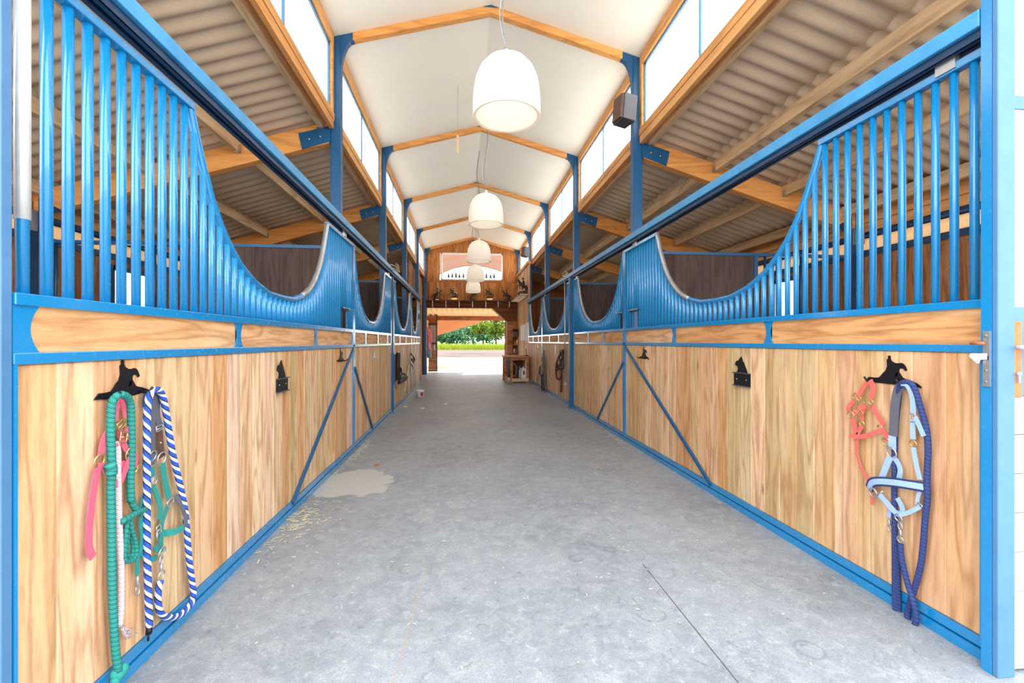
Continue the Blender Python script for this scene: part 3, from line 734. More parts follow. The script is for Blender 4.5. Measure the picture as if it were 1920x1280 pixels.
    if hatch:
        g = MB().box((X-s_*.005, hatch[0], hatch[2]), (X-s_*.012, hatch[0]+.012, hatch[3])).box((X-s_*.005, hatch[1]-.012, hatch[2]), (X-s_*.012, hatch[1], hatch[3])).box((X+s_*.0, hatch[0]-.04, hatch[3]-.006), (X-s_*.03, hatch[1]+.06, hatch[3]+.012))
        g.build('feed_hatch_frame', 'bluedark', t)
        MB().tube([(X+s_*.02, hatch[0]-.03, hatch[3]+.012), (X+s_*.02, hatch[1]+.05, hatch[3]+.012)], .007, 8).build('hatch_handle', 'silver', t)
    return t
ZL = dict(ztop=2.355, zr0=1.184, zr1=1.218, zs0=1.352, zs1=1.387)
ZR = dict(ztop=2.405, zr0=1.206, zr1=1.238, zs0=1.382, zs1=1.416)
stall_front('left', 1.395, 5.30, 2.235, 4.345, [2.67, 4.00], 'nearest stall front on the left, with the green and blue lead ropes', zbot=1.555, brace=[(5.27, 1.17, 3.44, .075)], hatch=(4.80, 5.02, 1.387, 1.585), sleeve=True, st0=.01, **ZL)
stall_front('left', 5.315, 7.98, 5.34, 7.38, [5.95, 6.78, 7.60], 'second stall front on the left, ending at the blue floor post', zbot=1.51, brace=[(5.34, .95, 6.33, .075)], worn=True, **ZL)
stall_front('left', 8.25, 11.0, 8.48, 10.65, [9.06, 9.98], 'third stall front on the left, with the black halter', zbot=1.50, **ZL)
stall_front('left', 11.01, 13.1, 11.06, 12.55, [11.6, 12.2], 'farthest stall front on the left, beside the tack doorway', zbot=1.47, hatch=(11.1, 11.3, 1.387, 1.6), **ZL)
stall_front('right', 1.565, 5.55, 2.385, 4.61, [2.83, 4.20], 'nearest stall front on the right, with the coral and light blue halters', zbot=1.585, brace=[(5.52, 1.19, 3.525, .075)], hatch=(5.10, 5.30, 1.416, 1.615), plate0=False, st0=.012, **ZR)
stall_front('right', 5.565, 8.25, 5.62, 7.93, [6.10, 6.42, 7.24][1:], 'second stall front on the right, ending at the blue floor post', zbot=1.55, brace=[(5.59, .98, 6.70, .075)], hatch=(5.62, 5.71, 1.416, 1.61), **ZR)
stall_front('right', 8.42, 11.62, 8.75, 11.40, [9.56, 10.6], 'third stall front on the right, with the braided dark halter', zbot=1.53, **ZR)
stall_front('right', 11.64, 14.07, 11.70, 13.75, [12.2, 13.15], 'farthest stall front on the right, beside the workbench', zbot=1.50, hatch=(11.9, 12.05, 1.416, 1.62), **ZR)
# floor guides, tracks
for nm, X, s_, y0, y1 in (('left', LX, 1, 1.40, 13.1), ('right', RX, -1, 1.54, 14.07)):
    tag(MB().box((X+s_*.004, y0, 0), (X-s_*.045, y1, .042)).build('floor_guide_rail', 'blue'), 'blue floor guide rail under the %s stall fronts' % nm, 'rail')
    zt = 2.42 if nm == 'left' else 2.455
    t = thing('sliding_door_track', 'blue overhead sliding door track along the %s stalls' % nm, 'track', (X, (y0+y1)/2, zt))
    MB().box((X+s_*.05, y0, zt+.008), (X-s_*.045, y1, zt+.075)).build('track_beam', 'bluepale', t, bev=.004)
    g = MB().box((X+s_*.03, y0, zt-.03), (X+s_*.026, y1, zt+.008)).box((X-s_*.034, y0, zt-.03), (X-s_*.03, y1, zt+.008)).box((X+s_*.03, y0, zt-.03), (X+s_*.006, y1, zt-.027)).box((X-s_*.03, y0, zt-.03), (X-s_*.012, y1, zt-.027))
    g.build('track_channel', 'bluedark', t)
    hs = [4.9, 7.7, 10.8] if nm == 'left' else [1.70, 5.2, 8.0, 11.2]
    for q in hs: MB().box((X+s_*.008, q-.04, zt-.075), (X-s_*.012, q+.04, zt-.0)).build('door_hanger', 'silver', t)
# posts standing in front of the frames
for nm, X, y in (('left', -1.275, 8.12), ('right', 2.015, 8.36)):
    t = thing('floor_post', 'blue square post from the floor to the track, %s side' % nm, 'post', (X, y, 0))
    MB().box((X-.045, y-.045, 0), (X+.045, y+.045, 2.46)).build('post', 'bluedeep', t, bev=.005)
    MB().box((X-.07, y-.07, 0), (X+.07, y+.07, .012)).build('base_plate', 'bluedeep', t)
t = thing('gate_pole', 'thin pale vertical pole beside the blue floor post on the right', 'pole', (1.97, 8.72, 0))
MB().tube([(1.97, 8.72, .45), (1.97, 8.72, 2.45)], .012, 8).build('rod', 'silver', t)
MB().box((1.96, 8.69, .40), (2.0, 8.75, .46)).build('foot_bracket', 'silver', t)
# twine knots over the track
for X, y, z, nm in ((-1.19, 7.95, 2.5, 'left'), (1.97, 8.62, 2.53, 'right')):
    g = MB(); pts = [Vector((X+random.uniform(-.07, .07), y+random.uniform(-.2, .2), z+random.uniform(0, .10))) for _ in range(9)]
    g.tube(spline(pts, 5), .008, 6); g.tube(spline([p+Vector((.01, .03, -.05)) for p in pts[::-1]], 5), .007, 6)
    tag(g.build('twine', 'straw'), 'tangled baling twine over the %s track by the floor post' % nm, 'twine')

# stall partitions
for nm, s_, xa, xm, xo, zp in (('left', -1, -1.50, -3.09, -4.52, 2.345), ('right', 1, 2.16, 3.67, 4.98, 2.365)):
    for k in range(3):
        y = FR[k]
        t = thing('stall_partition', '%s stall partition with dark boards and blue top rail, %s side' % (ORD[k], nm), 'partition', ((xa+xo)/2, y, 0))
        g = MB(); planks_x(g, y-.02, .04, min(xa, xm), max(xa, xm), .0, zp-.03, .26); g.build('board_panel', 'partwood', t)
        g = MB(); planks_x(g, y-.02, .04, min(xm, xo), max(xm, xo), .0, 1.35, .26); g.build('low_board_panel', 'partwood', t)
        MB().box((xa, y-.03, zp-.035), (xo, y+.03, zp)).build('top_rail', 'bluedeep', t)
        MB().box((xm-.025, y-.032, 0), (xm+.025, y+.032, zp-.03)).build('middle_post', 'bluedeep', t)
        MB().box((xm, y-.03, 1.35), (xo, y+.03, 1.385)).build('middle_rail', 'bluedark', t)
        x = xm+s_*.14
        while abs(x) < abs(xo)-.05:
            MB().tube([(x, y, 1.38), (x, y, zp-.03)], .016, 8).build('partition_bar', 'bluedark', t); x += s_*.165

# ================================================================== ENTRANCE
t = thing('gate_post', 'pale blue entrance post on the far left edge with rusty latch holes', 'post', (-1.30, 1.375, 0))
MB().box((-1.242, 1.36, 0), (-1.33, 1.392, 3.2)).build('post', 'postblue', t, bev=.003)
for z in (1.225, 1.165):
    MB().box((-1.252, 1.352, z-.014), (-1.275, 1.361, z+.014)).build('latch_hole', 'rust', t, bev=.004)
t = thing('gate_post', 'bright blue entrance post on the right carrying the steel strike plate', 'post', (2.0, 1.51, 0))
MB().box((1.968, 1.497, 0), (2.0, 1.533, 3.2)).build('inner_strip', 'blue', t)
MB().box((1.969, 1.478, 0), (2.042, 1.497, 3.2)).build('post', 'postblue', t, bev=.003)
MB().box((1.962, 1.500, 1.08), (1.968, 1.522, 1.29)).build('strike_plate', 'silver', t)
MB().box((1.9605, 1.503, 1.180), (1.963, 1.518, 1.195)).build('plate_slot', 'black', t)
for z in (1.272, 1.098, 1.14):
    MB().tube([(1.963, 1.511, z), (1.9595, 1.511, z)], .005, 10).build('screw', 'grey', t)
MB().tube([(1.952, 1.508, 1.243), (1.952, 1.556, 1.243)], .006, 8).build('latch_bolt', 'rust', t)
MB().prism([(1.955, 1.502, 1.205), (1.955, 1.552, 1.205), (1.955, 1.556, 1.192), (1.955, 1.528, 1.166), (1.955, 1.524, 1.18), (1.955, 1.502, 1.182)], (-.010, 0, 0)).build('latch_hook', 'whitepipe', t)
# open entrance door leaf at the right edge
t = thing('door_leaf', 'white and pale blue open entrance door leaf with rusty handle plate, right edge', 'door', (2.45, 1.51, 0))
DY = 1.495
def dz(py, x=2.12): return atY(DY, 1905, py).z
MB().box((2.043, DY, dz(180)), (2.9, DY+.04, 3.2)).build('upper_panel', 'white', t)
MB().box((2.042, DY-.006, dz(206)), (2.9, DY+.04, dz(180))).build('cross_rail', 'postblue', t, bev=.003)
MB().box((2.043, DY, dz(575)), (2.9, DY+.04, dz(206))).build('middle_panel', 'white', t)
MB().box((2.042, DY-.006, dz(742)), (2.9, DY+.04, dz(575))).build('lock_rail', 'postblue', t, bev=.003)
z = dz(742); k = 0
while z > 0.02:
    z0 = max(z-.148, .01); MB().box((2.043, DY+.002, z0+.003), (2.9, DY+.03, z-.002), rc(), .003).build('clapboard', 'whitewood', t); z = z0
hp_ = atY(DY-.01, 1902, 675)
o = MB().box((hp_.x-.020, DY-.016, dz(745)), (hp_.x+.026, DY-.007, dz(602))).build('handle_plate', 'rust', t, bev=.008)
MB().tube([(hp_.x+.004, DY-.016, dz(651)), (hp_.x+.004, DY-.05, dz(651)), (hp_.x+.12, DY-.055, dz(654))], .009, 10).build('lever_handle', 'whitepipe', t)
MB().tube([(hp_.x+.004, DY-.026, dz(700)), (hp_.x+.004, DY-.014, dz(700))], .008, 10).box((hp_.x+.0, DY-.024, dz(716)), (hp_.x+.008, DY-.014, dz(700))).build('lock_cylinder', 'silver', t)

# ================================================================== LAMPS
prof = [(.246, 0), (.252, .006), (.25, .02), (.249, .12), (.243, .20), (.228, .28), (.198, .35), (.15, .405), (.09, .435), (.03, .447), (.012, .45)]
inner = [(r*.985-.003, z) for r, z in prof[1:-1]]
LY = [3.33, 6.45, 9.45, 12.45, 15.35]
for k, y in enumerate(LY):
    x = .315; zb = 2.905
    t = thing('pendant_lamp', '%s cream dome pendant lamp hanging over the aisle' % ORD[k], 'lamp', (x, y, zb))
    MB().lathe(prof, (x, y, zb), 40).build('lamp_shade', 'shade', t)
    MB().lathe([(.246, 0), (.226, .004), (.224, .016), (.236, .018)], (x, y, zb), 40).build('rim_ring', 'shade', t)
    MB().ellip((x, y, zb+.33), (.045, .045, .065), 12, 8).build('bulb', 'white', t)
    pl = bpy.data.objects.new('lamp_light', bpy.data.lights.new('lamp_light', 'POINT')); C.objects.link(pl); pl.parent = t; pl.location = (0, 0, .20)
    pl.data.energy = .7; pl.data.color = (1, .93, .82); pl.data.shadow_soft_size = .06
    MB().lathe([(.0, .50), (.012, .50), (.022, .47), (.024, .445)], (x, y, zb), 12).build('lamp_cap', 'white', t)
    zc = RIDZ-.01; pts = [(x, y, zb+.49), (x-.03, y+.02, zb+.8), (x+.02, y-.02, zb+1.25), (x-.04, y+.02, zb+1.8), (RIDX, y, zc)]
    MB().tube(spline(pts, 8), .006, 6).build('cord', 'grey', t)
    MB().tube(spline([(p[0]+(.02 if 0 < i < 4 else 0)*(-1)**i, p[1], p[2]) for i, p in enumerate(pts)], 8), .003, 5).build('steel_wire', 'silver', t)

# ================================================================== HOOKS, HALTERS AND ROPES ON THE STALL FRONTS
LN, RN = Vector((1, 0, 0)), Vector((-1, 0, 0))
def tr(side, ox, oy, k, pts, off):
    """points traced on an enlarged piece of the photo -> points just in front of the stall boards"""
    out = []
    for i, p in enumerate(pts):
        o_ = off[i] if isinstance(off, (list, tuple)) else off
        X = LX+o_ if side == 'left' else RX-o_
        out.append(atX(X, ox+p[0]/k, oy+p[1]/k))
    return out
A4 = lambda pts, off=.02: tr('left', 140, 660, 4.573, pts, off)
A5 = lambda pts, off=.02: tr('left', 140, 920, 4.573, pts, off)
A3 = lambda pts, off=.02: tr('left', 0, 850, 2.977, pts, off)
B6 = lambda pts, off=.02: tr('right', 1560, 650, 5.12, pts, off)
B7 = lambda pts, off=.02: tr('right', 1560, 880, 4.129, pts, off)

HORSE = [(310,325),(345,290),(400,296),(440,295),(465,270),(480,250),(505,230),(520,190),(518,150),(516,125),(530,112),(528,90),(540,83),(552,92),(550,112),(560,135),(590,155),(625,160),(650,155),(668,160),(690,180),(710,225),(695,235),(680,215),(655,205),(635,215),(632,240),(650,270),(668,298),(690,308),(740,325),(800,350),(850,388),(845,398),(800,385),(760,362),(700,368),(640,370),(530,358),(420,345),(340,330)]
FORELEG = [(600,250),(620,252),(622,272),(605,292),(590,288),(608,268)]
def poly_on(side, pts, d0, th, y_flip=None):
    X = LX+d0 if side == 'left' else RX-d0
    return [Vector((X, p[0], p[1])) for p in pts]
ref = [atX(RX-.01, 1560+p[0]/5.12, 650+p[1]/5.12) for p in HORSE]
ctr = atX(RX-.01, 1560+580/5.12, 650+330/5.12)
SH = [(-(p.y-ctr.y), p.z-ctr.z) for p in ref]       # the cut-out looks towards +first
ref2 = [atX(RX-.01, 1560+p[0]/5.12, 650+p[1]/5.12) for p in FORELEG]
SL = [(-(p.y-ctr.y), p.z-ctr.z) for p in ref2]
def horse_hook(side, y, z, label, scale=1.0, mat='black'):
    X = LX if side == 'left' else RX; s_ = 1 if side == 'left' else -1; fl = 1 if side == 'left' else -1
    t = thing('horse_hook', label, 'hook', (X-s_*.01, y, z-.03))
    MB().prism([(X-s_*.008, y+fl*p[0]*scale, z+p[1]*scale) for p in SH], (s_*.004, 0, 0)).build('rider_silhouette', mat, t)
    MB().prism([(X-s_*.008, y+fl*p[0]*scale, z+p[1]*scale) for p in SL], (s_*.004, 0, 0)).build('foreleg', mat, t)
    for q in (-.105, .06):
        MB().tube([(X-s_*.01, y+fl*q*scale, z-.005), (X+s_*.03, y+fl*q*scale, z-.008), (X+s_*.045, y+fl*q*scale, z+.012)], .005, 8).build('peg', mat, t)
    return t
horse_hook('left', 1.825, 1.062, 'black reining horse hook holding the green rope and blue striped rope')
horse_hook('right', atX(RX, 1560+580/5.12, 714).y, ctr.z, 'black reining horse hook holding the coral halter')
horse_hook('left', 4.78, 1.06, 'small black horse hook at the far end of the nearest left stall front')
horse_hook('right', 4.92, 1.07, 'small black horse hook at the far end of the nearest right stall front')
horse_hook('left', 6.52, 1.03, 'horse hook silvered by glare on the second left stall front', 1.0, 'silver')  # silver instead of black paints in the glare on this hook

def card_holder(side, y0, y1, z0, z1, label, ztop):
    X = LX if side == 'left' else RX; s_ = 1 if side == 'left' else -1
    ym = (y0+y1)/2; t = thing('card_holder', label, 'card holder', (X-s_*.008, ym, z0)); hw = (y1-y0)/2
    MB().box((X-s_*.009, y0, z0), (X-s_*.002, y1, z1)).build('back_plate', 'black', t)
    MB().box((X-s_*.003, y0-.004, z1-.006), (X+s_*.012, y1+.004, z1)).build('upper_lip', 'dkgrey', t)
    MB().box((X-s_*.003, y0-.004, z0), (X+s_*.012, y1+.004, z0+.006)).build('lower_lip', 'dkgrey', t)
    H = ztop-z1; P_ = [(-.75, 0), (-.55, .25), (-.75, .42), (-.95, .40), (-1.0, .55), (-.8, .72), (-.55, .74), (-.35, .88), (-.12, 1.0), (.0, .86), (.10, .72), (.22, .66), (.42, .42), (.62, .18), (.72, 0)]
    fl = 1 if side == 'left' else -1
    MB().prism([(X-s_*.008, ym+fl*p[0]*hw*.9, z1+p[1]*H-.001) for p in P_], (s_*.004, 0, 0)).build('rearing_horse_silhouette', 'black', t)
    for q in (-.6, .6): MB().tube([(X-s_*.003, ym+q*hw, z0+.05), (X+s_*.002, ym+q*hw, z0+.05)], .004, 8).build('rivet', 'silver', t)
card_holder('left', 3.175, 3.365, .905, 1.0, 'black card holder with horse silhouette on the left boards', 1.125)
card_holder('right', 3.02, 3.21, .922, 1.022, 'black card holder with horse silhouette on the right boards', 1.14)

def ring(t, c, r, mat='silver', nrm=LN, wire=.003, name='ring', sq=False, tilt=0):
    pts = []
    c = Vector(c); a = Vector((0, 1, 0)); b_ = Vector((0, 0, 1))
    if sq:
        w_, h_ = sq; cc = [(-w_, -h_), (w_, -h_), (w_, h_), (-w_, h_)]
        for (p, q) in cc:
            ct, st_ = math.cos(tilt), math.sin(tilt); pts.append(c+a*(p*ct-q*st_)+b_*(p*st_+q*ct))
        pp = []
        for i in range(4):
            for j in range(4): pp.append(pts[i].lerp(pts[(i+1) % 4], j/4))
        pts = pp
    else:
        for i in range(20): an = 2*math.pi*i/20; pts.append(c+a*math.cos(an)*r+b_*math.sin(an)*r+Vector((nrm.x*.004*math.sin(an), 0, 0)))
    return MB().tube(pts, wire, 8, closed=True).build(name, mat, t)
def buckle(t, c, w_, h_, mat, tilt=0, nrm=LN):
    o = ring(t, c, 0, mat, nrm, .0028, 'buckle', (w_, h_), tilt)
    ct, st_ = math.cos(tilt), math.sin(tilt); c = Vector(c)
    MB().tube([c+Vector((nrm.x*.003, -w_*ct, -w_*st_)), c+Vector((nrm.x*.004, w_*ct, w_*st_))], .002, 6).build('buckle_tongue', mat, o)
def strap(t, pts, wd, mat, nm, nrm=LN, th=.0035, k=6):
    return MB().ribbon(spline(pts, k), wd, th, nrm).build(nm, mat, t)
def snap(t, a, b_, mat='silver'):
    a, b_ = Vector(a), Vector(b_); d = b_-a; m_ = a+d*.45
    o = MB().tube([a, a+d*.15, m_, a+d*.5], [.004, .006, .006, .004], 8).build('snap_hook', mat, t)
    pts = [m_+Vector((0, math.sin(q)*.010, 0))+d*(.55*(1-math.cos(q))/2) for q in [i/12*2*math.pi*.88 for i in range(13)]]
    MB().tube(pts, .0028, 6).build('snap_gate', mat, o)
    return o

# pink halter
t = thing('halter', 'pink halter with brass buckles hanging beneath the green rope', 'halter', A4([(300, 900)], .01)[0], )
strap(t, A4([(350, 590), (357, 500), (385, 412), (405, 415), (425, 480), (438, 560)], [.02, .02, .03, .03, .02, .018]), .022, 'pink', 'crown_strap')
buckle(t, A4([(400, 620)], .024)[0], .018, .013, 'brass', .5)
buckle(t, A4([(420, 728)], .026)[0], .016, .017, 'brass', -.2)
strap(t, A4([(440, 655), (470, 720), (512, 820)], .02), .020, 'pink', 'cheek_strap')
strap(t, A4([(385, 665), (400, 740), (440, 830), (480, 860)], .016), .024, 'pink', 'throat_strap')
strap(t, A4([(350, 800), (390, 775), (440, 755)], .022), .012, 'pink', 'keeper')
strap(t, A4([(290, 680), (250, 760), (220, 900)], .012), .026, 'pink', 'left_cheek_strap')
ring(t, A4([(210, 935)], .015)[0], .022, 'brass')
strap(t, A4([(195, 990), (170, 1150), (150, 1280), (128, 1480), (125, 1680), (160, 1760)], [.015]*5+[.018]), .027, 'pink', 'hanging_strap')
strap(t, A4([(205, 975), (245, 975), (275, 1040)], .014), .020, 'pink', 'short_strap')
ring(t, A4([(480, 870)], .02)[0], .024, 'brass')
strap(t, A4([(475, 905), (440, 990), (400, 1095), (375, 1125), (345, 1115)], .018), .024, 'pink', 'noseband')
strap(t, A4([(420, 930), (410, 1000), (400, 1080)], .012), .022, 'pink', 'chin_strap')
strap(t, A4([(510, 830), (525, 900), (520, 980)], .012), .018, 'pink', 'jaw_strap')
snap(t, A4([(515, 1035)], .014)[0], A4([(570, 955)], .014)[0], 'brass')
# green lead rope
t = thing('lead_rope', 'thick green lead rope looped over the left horse hook, down to the floor rail', 'rope', A4([(310, 1200)], .01)[0])
p = A4([(320, 1280), (318, 1000), (308, 700), (315, 470), (345, 390), (400, 362), (450, 385), (478, 450), (486, 650), (488, 860), (482, 1010), (478, 1120), (482, 1280)], [.022, .024, .024, .026, .032, .038, .036, .03, .024, .02, .018, .018, .018])
q = A3([(660, 1215), (645, 1100), (632, 900), (625, 700), (622, 400), (618, 200)], [.03, .026, .022, .022, .022, .022])
MB().tube(spline(q+p[1:], 6), .0125, 10).build('rope_strand', 'ropegreen', t)
q2 = A5([(482, 0), (492, 90), (520, 150), (560, 190)], .018)
MB().tube(spline(q2, 6), .0115, 10).build('rope_strand', 'ropegreen', t)
g = MB(); kc = A3([(665, 1235)], .028)[0]
for i in range(5): g.ellip(kc+Vector((random.uniform(-.006, .008), random.uniform(-.014, .014), random.uniform(-.02, .02))), (.016, .018, .02), 8, 6)
g.build('end_knot', 'ropegreen', t)
MB().tube(spline(A4([(300, 960), (316, 1000), (312, 1050)], .034), 5), .017, 8).build('splice', 'ropegreen', t)
# coiled green cord with strap and snap
t = thing('lead_rope', 'coiled thin green lead with flat strap and snap, between the ropes', 'rope', A5([(480, 400)], .01)[0])
MB().tube(spline(A5([(400, 265), (470, 225), (540, 185), (600, 160)], [.026, .028, .028, .024]), 6), .011, 8).build('rope_strand', 'ropegreen', t)
MB().tube(spline(A5([(455, 250), (440, 350), (432, 470), (425, 570), (450, 605), (500, 590), (528, 530), (518, 420), (490, 330), (480, 240)], .022), 6), .008, 8).build('rope_coil', 'ropegreen', t)
MB().tube(spline(A5([(470, 260), (455, 400), (450, 540), (480, 575), (500, 500), (490, 400), (470, 300)], .014), 6), .007, 8).build('rope_coil', 'ropegreen', t)
strap(t, A5([(585, 190), (565, 260), (578, 400), (560, 520), (540, 580), (538, 720)], .014), .020, 'green', 'flat_strap')
snap(t, A5([(538, 730)], .016)[0], A5([(540, 895)], .016)[0])
# pale rope
t = thing('lead_rope', 'pale pink cotton rope with frayed end, behind the green rope', 'rope', A5([(380, 400)], .01)[0])
q = A4([(350, 770), (368, 850), (368, 1000), (372, 1137)], [.014]*4)+A5([(375, 150), (385, 400), (398, 700), (396, 1000), (385, 1160)], [.014, .014, .014, .014, .016])
MB().tube(spline(q, 6), .0105, 10).build('rope_strand', 'ropewhite', t)
g = MB(); e0 = A5([(390, 1200)], .018)[0]
for i in range(16):
    e1 = e0+Vector((random.uniform(0, .02), random.uniform(.02, .06), random.uniform(-.05, -.01))); g.tube([e0+Vector((0, 0, .02)), (e0+e1)/2+Vector((0, 0, random.uniform(-.004, .004))), e1], .0022, 5)
g.build('frayed_end', 'ropewhite', t)
# blue / white / black braided rope
t = thing('lead_rope', 'blue, white and black striped lead rope hanging nearly to the floor rail', 'rope', A5([(620, 500)], .01)[0])
p = A4([(620, 1137), (618, 900), (620, 650), (622, 500), (640, 380), (680, 325), (725, 330), (760, 400), (790, 560), (820, 760), (850, 920), (890, 1080), (925, 1240)], [.022, .024, .026, .028, .034, .04, .04, .036, .03, .026, .024, .024, .024])
q = A5([(640, 1165), (635, 1000), (628, 800), (620, 500), (618, 250)], .022)
q3 = A5([(945, 160), (962, 350), (978, 550), (998, 720), (1018, 880), (1000, 960), (930, 1045), (850, 1085), (775, 1078), (728, 1030), (714, 940), (718, 840), (735, 765)], .022)
MB().tube(spline(q+p+q3, 6), .0125, 12).build('rope_strand', 'ropeblue', t)
MB().tube(A5([(640, 1170), (635, 1225)], .022), .011, 10).build('end_sleeve', 'black', t)
MB().tube(A5([(632, 1225), (630, 1285)], .022), .004, 8).build('end_cord', 'black', t)
ring(t, A5([(742, 725)], .024)[0], .019, 'silver')
snap(t, A5([(742, 690)], .024)[0], A5([(742, 560)], .024)[0])
# green halter with grey padding and leather
t = thing('halter', 'green halter with grey padded crown and brown leather strap, under the striped rope', 'halter', A4([(700, 700)], .01)[0])
strap(t, A4([(665, 970), (668, 850), (668, 700), (672, 520), (685, 400), (715, 340), (742, 335)], [.014, .014, .016, .018, .02, .022, .024]), .028, 'padding', 'padded_crown')
strap(t, A4([(590, 470), (588, 400), (605, 360), (640, 345)], .012), .016, 'padding', 'crown_edge')
strap(t, A4([(735, 345), (712, 420), (705, 520), (722, 600), (740, 640)], [.022, .016, .014, .014, .014]), .03, 'padding', 'padded_lining')
buckle(t, A4([(728, 650)], .022)[0], .020, .010, 'silver', .1)
strap(t, A4([(728, 665), (735, 780), (748, 900)], .016), .032, 'leather', 'leather_strap')
MB().tube([A4([(738, 777)], .018)[0], A4([(738, 777)], .021)[0]], .004, 8).build('rivet', 'silver', t)
ring(t, A4([(745, 912)], .02)[0], .026, 'silver')
ring(t, A4([(668, 890)], .018)[0], .02, 'silver')
strap(t, A4([(755, 950), (775, 1100), (810, 1250)], .018), .030, 'green', 'cheek_strap')
strap(t, A4([(665, 985), (668, 1070)], .016), .022, 'green', 'short_strap')
ring(t, A4([(682, 1105)], .018)[0], .016, 'silver')
strap(t, A4([(675, 1150), (705, 1230), (735, 1330), (722, 1430)], .018), .024, 'green', 'throat_strap')
ring(t, A5([(822, 95)], .02)[0], 0, 'silver', LN, .003, 'square_ring', (.02, .012), .4)
strap(t, A5([(800, 120), (770, 210), (745, 300), (740, 480)], .016), .024, 'green', 'chin_strap')
strap(t, A5([(730, 362), (800, 360), (870, 345), (945, 305)], [.016, .02, .03, .034]), .026, 'green', 'noseband')
strap(t, A5([(865, 45), (910, 110), (945, 200), (955, 260), (945, 305)], [.018, .024, .03, .034, .034]), .024, 'padding', 'nose_padding')
buckle(t, A5([(722, 330)], .022)[0], .012, .016, 'silver', .2)
MB().tube(A5([(706, 350), (704, 430)], .022), .004, 6).build('metal_bar', 'silver', t)
strap(t, A5([(690, 470), (705, 505), (760, 500)], .018), .020, 'green', 'chin_loop')
ring(t, A5([(750, 530)], .022)[0], .022, 'silver')
strap(t, A5([(560, 500), (600, 560), (650, 590), (700, 572)], .012), .022, 'green', 'lower_strap')
strap(t, A5([(590, 40), (575, 120), (560, 180)], .01), .018, 'green', 'back_strap')

# coral halter on the right
t = thing('halter', 'coral red halter with brass buckles on the right horse hook', 'halter', B6([(300, 700)], .01)[0])
S = lambda pts, wd, mat, nm, fn=B6, off=.02: strap(t, fn(pts, off), wd, mat, nm, RN)
S([(345, 322), (300, 390), (270, 440), (245, 480)], .024, 'coral', 'crown_strap')
S([(365, 320), (395, 390), (385, 450), (365, 500)], .026, 'coral', 'crown_strap', off=.024)
buckle(t, B6([(235, 490)], .024)[0], .022, .016, 'brass', .6, RN); buckle(t, B6([(345, 528)], .026)[0], .022, .018, 'brass', .5, RN)
S([(225, 505), (180, 550), (155, 590), (165, 625)], .022, 'coral', 'throat_strap')
ring(t, B6([(180, 655)], .02)[0], .020, 'brass', RN)
S([(330, 570), (270, 590), (215, 640)], .024, 'coral', 'keeper', off=.022)
S([(300, 595), (285, 650), (287, 705)], .020, 'coral', 'short_strap', off=.018)
ring(t, B6([(258, 622)], .026)[0], 0, 'brass', RN, .0026, 'square_ring', (.022, .012), .6)
ring(t, B6([(285, 735)], .022)[0], .014, 'brass', RN)
S([(370, 545), (420, 630), (465, 700), (500, 755)], .024, 'coral', 'cheek_strap')
ring(t, B6([(462, 775)], .022)[0], .012, 'brass', RN)
S([(190, 690), (215, 760), (235, 870)], .026, 'coral', 'left_cheek_strap')
S([(495, 795), (400, 825), (330, 855), (235, 860), (170, 852)], .022, 'coral', 'noseband', off=.024)
S([(290, 760), (262, 810), (245, 850)], .018, 'coral', 'chin_strap', off=.02)
S([(490, 815), (525, 850), (520, 905)], .024, 'coral', 'side_strap')
ring(t, B6([(520, 915)], .022)[0], .020, 'brass', RN)
strap(t, B6([(242, 870), (232, 950), (240, 1040), (275, 1140), (330, 1250)], .016)+B7([(295, 140), (308, 200), (310, 272)], .014), .014, 'coral', 'tail_strap', RN)
# navy lead rope
t = thing('lead_rope', 'navy lead rope hanging over the right horse hook to the floor', 'rope', B7([(480, 600)], .01)[0])
p = B6([(602, 1177), (600, 1050), (605, 900), (615, 700), (640, 480), (655, 370), (700, 338), (755, 350), (800, 420), (845, 570), (890, 720), (915, 860), (922, 1020), (915, 1177)], [.014, .014, .012, .012, .014, .03, .04, .04, .034, .028, .022, .02, .02, .02])
q = B7([(505, 1118), (492, 1080), (488, 900), (486, 600), (484, 300), (482, 100)], [.022, .02, .016, .014, .014, .014])
q3 = B7([(735, 100), (738, 220), (722, 380), (710, 540), (690, 720), (660, 850), (622, 970), (590, 1080), (585, 1140), (610, 1200), (642, 1200), (652, 1130), (625, 1010), (590, 900), (560, 780), (535, 660), (530, 575)], [.02]*6+[.018, .02, .024, .03, .036, .038, .04, .034, .028, .026, .026])
MB().tube(spline(q+p+q3, 6), .0118, 10).build('rope_strand', 'ropenavy', t)
MB().tube(spline(B7([(505, 1118), (518, 1090), (512, 900), (505, 600)], .012), 6), .0105, 10).build('rope_strand', 'ropenavy', t)
ring(t, B7([(530, 545)], .028)[0], .015, 'silver', RN)
snap(t, B7([(535, 520)], .028)[0], B7([(525, 410)], .028)[0])
# light blue halter
t = thing('halter', 'light blue halter with grey padded crown on the right horse hook', 'halter', B6([(650, 700)], .01)[0])
S([(690, 372), (640, 400), (610, 520), (595, 680), (588, 855)], .042, 'padding', 'padded_crown', off=.026)
S([(665, 350), (715, 360), (755, 420), (775, 510), (778, 650)], .024, 'ltblue', 'crown_strap', off=[.044, .046, .042, .038, .032])
ring(t, B6([(775, 680)], .032)[0], 0, 'silver', RN, .003, 'buckle', (.012, .018), 0)
S([(795, 670), (830, 740), (880, 858)], .020, 'ltblue', 'hanging_strap', off=.036)
S([(772, 700), (775, 790), (778, 885)], .022, 'ltblue', 'cheek_strap', off=.03)
ring(t, B6([(780, 930)], .03)[0], .015, 'brass', RN)
S([(782, 965), (800, 1080), (820, 1180), (845, 1275)], .020, 'ltblue', 'lower_cheek_strap', off=.03)
S([(578, 855), (578, 985)], .036, 'ltblue', 'side_strap', off=.024)
